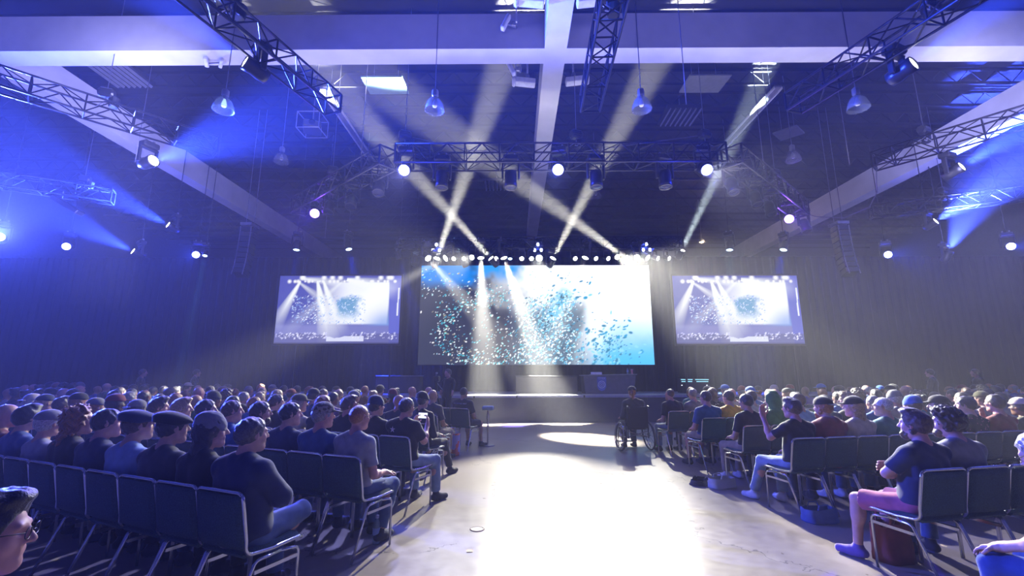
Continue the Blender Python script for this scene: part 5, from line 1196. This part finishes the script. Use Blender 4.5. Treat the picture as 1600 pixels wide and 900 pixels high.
# cables
wire('hanging_cable', [(10.75, 12.3, 7.62), (11.0, 12.7, 7.0), (11.2, 13.3, 6.75), (10.9, 14.0, 6.65), (10.2, 14.3, 6.8), (9.75, 14.4, 7.0)], .014, 'slack black cable looping from the right crossing truss to the overhead truss')
for (x, y, z, lab) in ((-7.6, 16.9, 6.9, 'thin vertical wire left of the left screen'), (10.3, 12.7, 7.9, 'thin vertical wire at right crossing the concrete beam'), (-11.2, 12.0, 7.7, 'thin vertical wire at left under the long crossing truss'), (3.9, 9.1, 7.6, 'thin vertical wire just right of the central beam'), (-4.3, 11.4, 7.4, 'thin vertical wire above the left truss arm'), (7.3, 12.1, 7.4, 'thin vertical wire above the right truss arm')):
    wire('hanging_wire', [(x, y, z), (x, y, ZC)], .010, lab, cat='wire')
wire('hanging_cable', [(-3.0, 10.6, 7.75), (-1.2, 10.9, 7.45), (1.5, 11.0, 7.42), (4.9, 10.7, 7.75)], .012, 'thin cable draped along the top of the overhead truss')
# projector in a cage, speaker wedge, warm far lamp
root = empty('hanging_projector_cage', (-6.05, 12.0, 8.8)); tag(root, 'dark projector in a hanging frame left of the overhead truss', 'projector')
MB().box((0, 0, 0), (.5, .55, .22), (0, 0, .4), .03).build('housing', M_FIX, root); MB().lathe([(.001, 0), (.08, .0), (.09, .03), (.07, .05)], 16, (.12, -.28, 0), (R(90), 0, .4)).build('lens', MATS['dark_lens'], root)
c = MB()
for i in (-1, 1):
    for j in (-1, 1): c.bar((i * .33, j * .3, -.16), (i * .33, j * .3, .35), .014, 6)
for j in (-1, 1): c.bar((-.33, j * .3, -.16), (.33, j * .3, -.16), .014, 6).bar((-.33, j * .3, .35), (.33, j * .3, .35), .014, 6)
for i in (-1, 1): c.bar((i * .33, -.3, -.16), (i * .33, .3, -.16), .014, 6).bar((i * .33, -.3, .35), (i * .33, .3, .35), .014, 6)
c.build('cage', M_FIXG, root); MB().bar((0, 0, .1), (0, 0, ZC - 8.8), .02, 6).build('pole', M_WIRE, root)
root = empty('hanging_wedge_speaker', (-15.1, 14.0, 7.15), .2); tag(root, 'dark flat speaker tilted below the lowest left truss', 'loudspeaker')
MB().box((0, 0, 0), (.95, .35, .16), (0, .55, 0), .02).build('cabinet', M_FIX, root); MB().bar((-.2, 0, .05), (-.2, 0, .5), .015, 6).build('hanger', M_FIXG, root)
root = empty('hanging_work_lamp', (10.5, 24.0, 8.9)); tag(root, 'small warm yellow lamp glowing far behind the drapes at right', 'lamp')
MB().lathe([(.05, .15), (.16, .05), (.2, -.08)], 16).build('lamp_shade', M_FIX, root, smooth=True); MB().lathe([(.001, -.12), (.1, -.08), (.12, 0), (.05, .08)], 14).build('bulb', emat('warm_bulb', (1, .8, .5), 12), root, smooth=True); MB().bar((0, 0, .1), (0, 0, ZC - 8.9), .01, 5).build('rod', M_WIRE, root)
l = bpy.data.lights.new('warm_glow', 'POINT'); l.energy = 120; l.color = (1, .75, .45); lo = bpy.data.objects.new('warm_glow', l); COL.objects.link(lo); lo.location = (0, -.3, -.1); lo.parent = root

# ------------------------------------------------------------------ on the stage
ZS = .87
desk = empty('lectern_desk', (3.37, 16.45, ZS)); tag(desk, 'wide grey lectern desk on stage with round emblem on its front', 'lectern')
V = [(-.86, -.24, 0), (.86, -.24, 0), (.92, .30, 0), (-.92, .30, 0), (-.92, -.30, .62), (.95, -.30, .66), (.98, .34, .66), (-.95, .34, .62)]
MB().add(V, [(0, 3, 2, 1), (0, 1, 5, 4), (1, 2, 6, 5), (2, 3, 7, 6), (3, 0, 4, 7)]).build('body', M_POD, desk)
MB().box((0.0, .02, .665), (1.98, .72, .035), (0, -.021, 0), .01).build('desktop', mat('desk_top', (.22, .22, .24), .4), desk)
sh = MB(); pts = [(-.16, .60), (.16, .60), (.165, .50), (.16, .25), (.10, .14), (0, .10), (-.10, .14), (-.16, .25), (-.165, .50)]
sh.add([(x - .28, -.302 + (.62 - z) * .097 - .004, z) for x, z in pts] + [(x - .28, -.29 + (.62 - z) * .097, z) for x, z in pts], [tuple(range(9))] + [(i, (i + 1) % 9, (i + 1) % 9 + 9, i + 9) for i in range(9)])
em = sh.build('emblem_shield', mat('emblem_blue', (.16, .22, .55), .5), desk)
ring = MB()
def disc_ring(m, r0, r1, zc=.33):
    n = 28; P = []
    for r in (r0, r1): P += [(-.28 + r * math.cos(2 * math.pi * k / n), -.302 + (.62 - (zc + r * math.sin(2 * math.pi * k / n))) * .097 - .010, zc + r * math.sin(2 * math.pi * k / n)) for k in range(n)]
    m.add(P, [(k, (k + 1) % n, (k + 1) % n + n, k + n) for k in range(n)])
disc_ring(ring, .105, .135); disc_ring(ring, .055, .075); ring.build('emblem_ring', mat('emblem_pale', (.78, .82, .92), .5), em)
star = MB()
for a in range(8):
    t = a * math.pi / 4; r = .045 if a % 2 == 0 else .03; cx, cz = -.28, .33
    q = lambda rr, tt: (cx + rr * math.cos(tt), -.302 + (.62 - (cz + rr * math.sin(tt))) * .097 - .011, cz + rr * math.sin(tt))
    star.add([q(0, 0), q(.012, t - .5), q(r, t), q(.012, t + .5)], [(0, 1, 2, 3)])
star.build('emblem_star', MATS['emblem_pale'], em)
def text(parent, body, size, loc, rot, m, name='lettering', ext=.003):
    c = bpy.data.curves.new(name, 'FONT'); c.body = body; c.size = size; c.extrude = ext; c.align_x = 'CENTER'; c.align_y = 'CENTER'; c.materials.append(m)
    t = bpy.data.objects.new(name, c); COL.objects.link(t); bpy.context.view_layer.update(); me = bpy.data.meshes.new_from_object(t.evaluated_get(bpy.context.evaluated_depsgraph_get())); bpy.data.objects.remove(t)
    o = bpy.data.objects.new(name, me); COL.objects.link(o); o.parent = parent; o.location = loc; o.rotation_euler = rot; return o
text(em, 'OTEX', .10, (-.28, -.315, .545), (R(84.5), 0, 0), MATS['emblem_pale'])
def laptop(loc, rz, lab, m=M_WHITE):
    root = empty('laptop', loc, rz); tag(root, lab, 'laptop')
    MB().box((0, 0, .01), (.40, .26, .02), None, .006).build('base', M_FIXG, root); MB().box((0, -.13, .05), (.40, .015, .10), (-.5, 0, 0), .005).build('screen', m, root)
laptop((2.92, 16.35, ZS + .672), 0, 'white laptop on the left side of the stage lectern desk')
bt = empty('water_bottle', (4.08, 16.35, ZS + .70)); tag(bt, 'small clear green-capped water bottle standing on the stage lectern desk', 'bottle')
M_PET = mat('clear_bottle', (.45, .62, .72), .08, alpha=.55, bump=.05)
def bottle_parts(root, s=1.0, cap=None):
    MB().lathe([(.001, 0), (.030 * s, .0), (.033 * s, .01), (.033 * s, .05 * s), (.030 * s, .06 * s), (.033 * s, .07 * s), (.033 * s, .15 * s), (.026 * s, .175 * s), (.013 * s, .195 * s), (.013 * s, .21 * s)], 18).build('body', M_PET, root, smooth=True)
    MB().lathe([(.034 * s, .075 * s), (.034 * s, .13 * s)], 18).build('label_band', mat('bottle_label', (.30, .42, .70), .5), root, smooth=True)
    MB().lathe([(.015 * s, .205 * s), (.015 * s, .228 * s), (.001, .23 * s)], 14).build('cap', cap or M_WHITE, root, smooth=True)
bottle_parts(bt, 1.0, CL['green'])
cp = empty('drinking_cup', (4.24, 16.36, ZS + .70)); tag(cp, 'pink paper cup standing beside the bottle on the lectern desk', 'cup')
MB().lathe([(.001, 0), (.03, 0), (.042, .16), (.038, .16), (.027, .01)], 18).build('body', mat('pink_cup', (.75, .28, .30), .5), cp, smooth=True); MB().lathe([(.043, .155), (.043, .17), (.001, .172)], 18).build('lid', M_WHITE, cp, smooth=True)
t = empty('low_table', (1.12, 16.5, ZS)); tag(t, 'long low table under dark cloth on stage left of the lectern', 'table')
MB().box((0, 0, .31), (2.2, .72, .60), None, .015).build('cloth_cover', M_CLOTH, t); MB().box((0, 0, .625), (2.24, .76, .03), None, .008).build('tabletop', M_JOIST, t)
t = empty('low_table', (-4.3, 16.8, ZS)); tag(t, 'dark low bench on stage behind the front-row bald men', 'table')
MB().box((0, 0, .31), (1.6, .6, .60), None, .015).build('cloth_cover', M_STAGE, t); MB().box((0, 0, .625), (1.64, .64, .03), None, .008).build('tabletop', M_FIXG, t)
cm = empty('monitor_rack', (6.5, 16.6, ZS)); tag(cm, 'low dark rack with thin cyan light strips on stage right of lectern', 'equipment rack')
MB().box((0, 0, .28), (1.0, .4, .50), None, .01).build('case', M_BLACKP, cm)
CYL = emat('cyan_strip', (.35, .8, .9), 1.2)
for (x0, x1, z) in ((-.5, -.08, .60), (.02, .5, .60), (-.48, -.1, .53), (.06, .48, .53)): MB().box(((x0 + x1) / 2, -.22, z - .1), (x1 - x0, .02, .028)).build('light_strip', CYL, cm)
for x in (-.48, .42): MB().box((x, -.22, .30), (.03, .02, .03)).build('indicator', emat('indicator_white', (.9, .95, 1), 2), cm)
pt = empty('reception_table', (17.4, 15.2, 0)); tag(pt, 'pale lit covered table far right beyond the audience', 'table')
MB().box((0, 0, .5), (3.4, 1.2, 1.0), None, .03).build('cloth_cover', mat('pale_cloth', (.6, .72, .75), .7), pt); MB().box((0, 0, 1.03), (3.5, 1.3, .05), None, .01).build('tabletop', MATS['pale_cloth'], pt)

# video camera on its tripod in front of the stage
tr = empty('video_camera_tripod', (-2.32, 13.3, 0)); tag(tr, 'video camera on a tripod before the stage beside the operator', 'camera tripod')
for a in (90, 210, 330): MB().tube([(0, 0, 1.1), (.42 * math.cos(R(a)), .42 * math.sin(R(a)), .01)], .018, 8).build('leg', M_FIX, tr)
MB().bar((0, 0, 1.0), (0, 0, 1.33), .03, 10).build('column', M_FIX, tr); MB().box((0, 0, 1.43), (.16, .38, .18), None, .03).build('camera_body', M_FIX, tr)
MB().lathe([(.05, 0), (.06, .08), (.065, .16), (.05, .17)], 16, (0, .18, 1.43), (R(-90), 0, 0), True).build('camera_lens', M_FIX, tr); MB().box((0, -.05, 1.60), (.04, .2, .05), None, .01).bar((0, -.12, 1.5), (0, -.12, 1.6), .01, 6).build('handle', M_FIXG, tr)
MB().bar((.05, -.1, 1.3), (.25, -.5, 1.15), .012, 6).build('pan_bar', M_FIXG, tr)
# silver stand beside the front-row man
s_ = empty('small_pedestal_stand', (-.62, 10.4, 0)); tag(s_, 'slim stand with pale top beside the front-row man in black', 'stand')
MB().lathe([(.001, 0), (.16, 0), (.15, .02), (.02, .03)], 20).build('base', M_FIXG, s_); MB().lathe([(.02, .03), (.018, .3), (.03, .4), (.018, .5), (.035, .62), (.02, .78)], 14).build('column', M_CHROME, s_, smooth=True); MB().box((0, 0, .82), (.26, .2, .09), None, .02).build('top_box', mat('stand_top', (.5, .68, .75), .4), s_)

# ------------------------------------------------------------------ floor things
b = empty('water_bottle', (-1.335, 4.60, 0)); tag(b, 'clear water bottle on the floor beside the left aisle chair', 'bottle'); bottle_parts(b, 1.1)
c = empty('travel_mug', (-1.37, 4.90, 0)); tag(c, 'dark travel mug with silver lid on the floor behind the water bottle', 'cup')
MB().lathe([(.001, 0), (.035, 0), (.042, .15), (.040, .155)], 18).build('body', M_BLACKP, c, smooth=True); MB().lathe([(.043, .15), (.043, .17), (.03, .18), (.001, .18)], 18).build('lid', M_FIXG, c, smooth=True)
def bag(loc, size, rz, m, lab, name='shopping_bag', seed=0, handles=True):
    root = empty(name, loc, rz); tag(root, lab, 'bag'); rs = random.Random(seed); w, d, h = size; m_ = MB(); n = 14; rows = 6; V = []
    for j in range(rows + 1):
        t = j / rows
        for i in range(n):
            a = 2 * math.pi * i / n; e = 4.0
            cx = math.copysign(abs(math.cos(a)) ** (2 / e), math.cos(a)); sy = math.copysign(abs(math.sin(a)) ** (2 / e), math.sin(a)); q = 1 - .25 * t * abs(sy) + .05 * rs.uniform(-1, 1)
            V.append((cx * w / 2 * (1 + .05 * rs.uniform(-1, 1)), sy * d / 2 * q, h * t * (1 + .06 * rs.uniform(-1, 1) * t)))
    Fs = [(j * n + i, j * n + (i + 1) % n, (j + 1) * n + (i + 1) % n, (j + 1) * n + i) for j in range(rows) for i in range(n)] + [tuple(range(n))[::-1]]
    m_.add(V, Fs); m_.build('body', m, root, smooth=True)
    if handles:
        for sg in (-1, 1): MB().tube([(-w * .2, sg * d * .3, h * .95), (-w * .15, sg * d * .3, h * 1.3), (w * .15, sg * d * .3, h * 1.3), (w * .2, sg * d * .3, h * .95)], .008, 6).build('handle', m, root)
    return root
bag((-1.28, 9.25, 0), (.34, .22, .40), -.3, pattern_mat('printed_bag', 'camo', (.45, .40, .75), (.75, .16, .10), 5), 'crumpled lilac and red plastic shopping bag by the left aisle')
bag((2.95, 6.75, 0), (.40, .24, .13), .4, mat('white_bag', (.62, .64, .62), .5, bump=.3, bscale=20), 'crumpled pale canvas bag on the floor at the right aisle', 'canvas_bag', 2)
bag((2.72, 6.95, 0), (.34, .26, .07), .9, mat('dark_satchel', (.05, .055, .06), .5), 'flat dark satchel lying open beside the pale canvas bag', 'satchel', 3)
bag((3.35, 5.28, 0), (.36, .24, .14), .2, mat('blue_backpack', (.06, .12, .30), .6), 'blue backpack under the chair of the man raising one hand', 'backpack', 4)
bag((3.30, 4.25, 0), (.30, .22, .30), .2, mat('red_bag', (.20, .03, .02), .6), 'dark red bag under the chair of the man in salmon shorts', 'backpack', 5)
g = empty('water_bottle', (3.0, 9.75, 0)); tag(g, 'bright green bottle on the floor by the right aisle near the wheelchair', 'bottle')
MB().lathe([(.001, 0), (.04, 0), (.042, .02), (.042, .20), (.02, .25), (.02, .27)], 16).build('body', mat('green_bottle', (.05, .55, .12), .3), g, smooth=True); MB().lathe([(.022, .265), (.022, .29), (.001, .29)], 12).build('cap', CL['green'], g, smooth=True)
dr = empty('floor_socket_cover', (-.40, 5.0, 0)); tag(dr, 'round metal floor socket cover set in the aisle floor', 'floor cover')
MB().lathe([(.060, .002), (.062, .006), (.075, .006), (.078, .001)], 28).build('rim', mat('bronze_rim', (.10, .07, .05), .5, metal=.6), dr, smooth=True); MB().lathe([(.001, .004), (.060, .004)], 24).build('plate', mat('socket_plate', (.5, .47, .42), .5), dr)
tag(MB().box((-.42, 4.42, .003), (.055, .06, .005), (0, 0, .1)).build('floor_marker', mat('brass_marker', (.22, .15, .08), .5, metal=.5)), 'small square brass plate set in the aisle floor below the round cover', 'floor cover')
# phone held by the heavy man
o, info = PEOPLE[('L', 2, 0)]
A = info['A']; c = (A[1][1] + A[-1][1]) / 2 + V3(0, .045, .115)
bpy.context.view_layer.update()
ph = empty('smartphone', tuple(o.matrix_world @ Vector(c)), 0); ph.rotation_euler = (R(-8), 0, o.rotation_euler.z); tag(ph, 'smartphone held up sideways by the heavy man in black', 'phone')
MB().box((0, 0, 0), (.155, .010, .078), None, .004).build('case', M_BLACKP, ph); MB().box((0, -.0058, 0), (.140, .001, .068)).build('screen', emat('phone_screen', (.8, .88, 1.0), 1.6), ph)
# lettering on the backs of two shirts
o, info = PEOPLE[('L', 5, 0)]; T = info['T']; p = T((0, -.165, .985)); text(o, 'MOUNTAIN WEST', .040, (p[0], p[1] + .0, p[2]), (R(80), 0, 0), mat('shirt_print_lilac', (.72, .70, .85), .6))
o, info = PEOPLE[('L', 1, 5)]; T = info['T']; p = T((.02, -.150, .93)); text(o, 'Hall', .075, tuple(p), (R(88), 0, 0), mat('shirt_print_pale', (.60, .70, .74), .6))
o, info = PEOPLE[('L', 2, 0)]; T = info['T']
p = T((-.07, -.168, .95)); m = MB()
for a in range(5):
    t = a * 2 * math.pi / 5 + .3; m.add([(0, 0, 0), (.018 * math.cos(t - .5), 0, .018 * math.sin(t - .5)), (.042 * math.cos(t), 0, .042 * math.sin(t)), (.018 * math.cos(t + .5), 0, .018 * math.sin(t + .5))], [(0, 1, 2, 3)])
e_ = m.build('shirt_emblem', MATS['shirt_print_lilac'], o, loc=tuple(p))

# wheelchair and its user
wc = empty('wheelchair', (2.52, 9.75, 0), R(8)); tag(wc, 'manual wheelchair with thin spoked wheels at the front of the right aisle', 'wheelchair')
for sg in (-1, 1):
    w = MB(); q = Euler((0, R(90 - 6 * sg), 0)).to_matrix(); cx = .30 * sg
    prof = [(.295 + .018 * math.cos(t), .018 * math.sin(t)) for t in np.linspace(0, 2 * math.pi, 9)]
    w.lathe(prof, 36, (cx, 0, .315), q); w.build('wheel', M_BLACKP, wc, smooth=True)
    hr = MB(); hr.lathe([(.262 + .008 * math.cos(t), .008 * math.sin(t)) for t in np.linspace(0, 2 * math.pi, 7)], 32, (cx + .045 * sg, 0, .315), q)
    for k in range(12): a = k * math.pi / 6; hr.bar(Vector((cx, 0, .315)) + q @ Vector((.03 * math.cos(a), .03 * math.sin(a), 0)), Vector((cx, 0, .315)) + q @ Vector((.28 * math.cos(a), .28 * math.sin(a), 0)), .004, 5)
    hr.lathe([(.035, -.03), (.035, .03)], 12, (cx, 0, .315), q, True); hr.build('hand_rim', M_CHROME, wc, smooth=True)
    MB().lathe([(.055 + .012 * math.cos(t), .012 * math.sin(t)) for t in np.linspace(0, 2 * math.pi, 7)], 18, (.2 * sg, .48, .068), (0, R(90), 0)).build('caster', M_BLACKP, wc, smooth=True)
    MB().tube([(.22 * sg, -.20, .92), (.22 * sg, -.19, .45), (.21 * sg, .0, .44), (.2 * sg, .38, .46), (.2 * sg, .48, .12)], .013, 8).tube([(.22 * sg, -.19, .30), (.2 * sg, .42, .25)], .012, 8).bar((.22 * sg, -.19, .46), (.22 * sg, -.19, .28), .012, 8).bar((.22 * sg, -.2, .92), (.22 * sg, -.31, .90), .016, 8).build('side_frame', M_FIX, wc, smooth=True)
MB().box((0, .12, .46), (.42, .44, .05), None, .02).build('seat', M_BLACKP, wc); MB().box((0, -.20, .69), (.44, .03, .44), (.03, 0, 0), .01).build('backrest', CL['black'], wc); MB().box((0, .55, .12), (.34, .16, .02), None, .006).build('footplate', M_FIX, wc)
MB().bar((-.22, -.19, .42), (.22, -.19, .30), .01, 6).bar((.22, -.19, .42), (-.22, -.19, .30), .01, 6).build('cross_brace', M_CHROME, wc)
parts, info = build_person(h=.011, hh=.008, arms=('thigh', 'thigh'), legs=('back', 'back'), top='jacket', hair='pony', headgear='cap', yaw=-.3, build=1.02)
o = assemble(parts, info, matset(D_(skin='fair', hair='ginger', shirt='charcoal', trousers='black', shoe='black', cap='charcoal'))); o.location = (2.52, 9.80, .01); o.rotation_euler = (0, 0, R(8)); o.scale = (.97,) * 3
tag(o, 'person with grey cap and reddish ponytail sitting in the wheelchair', 'person')
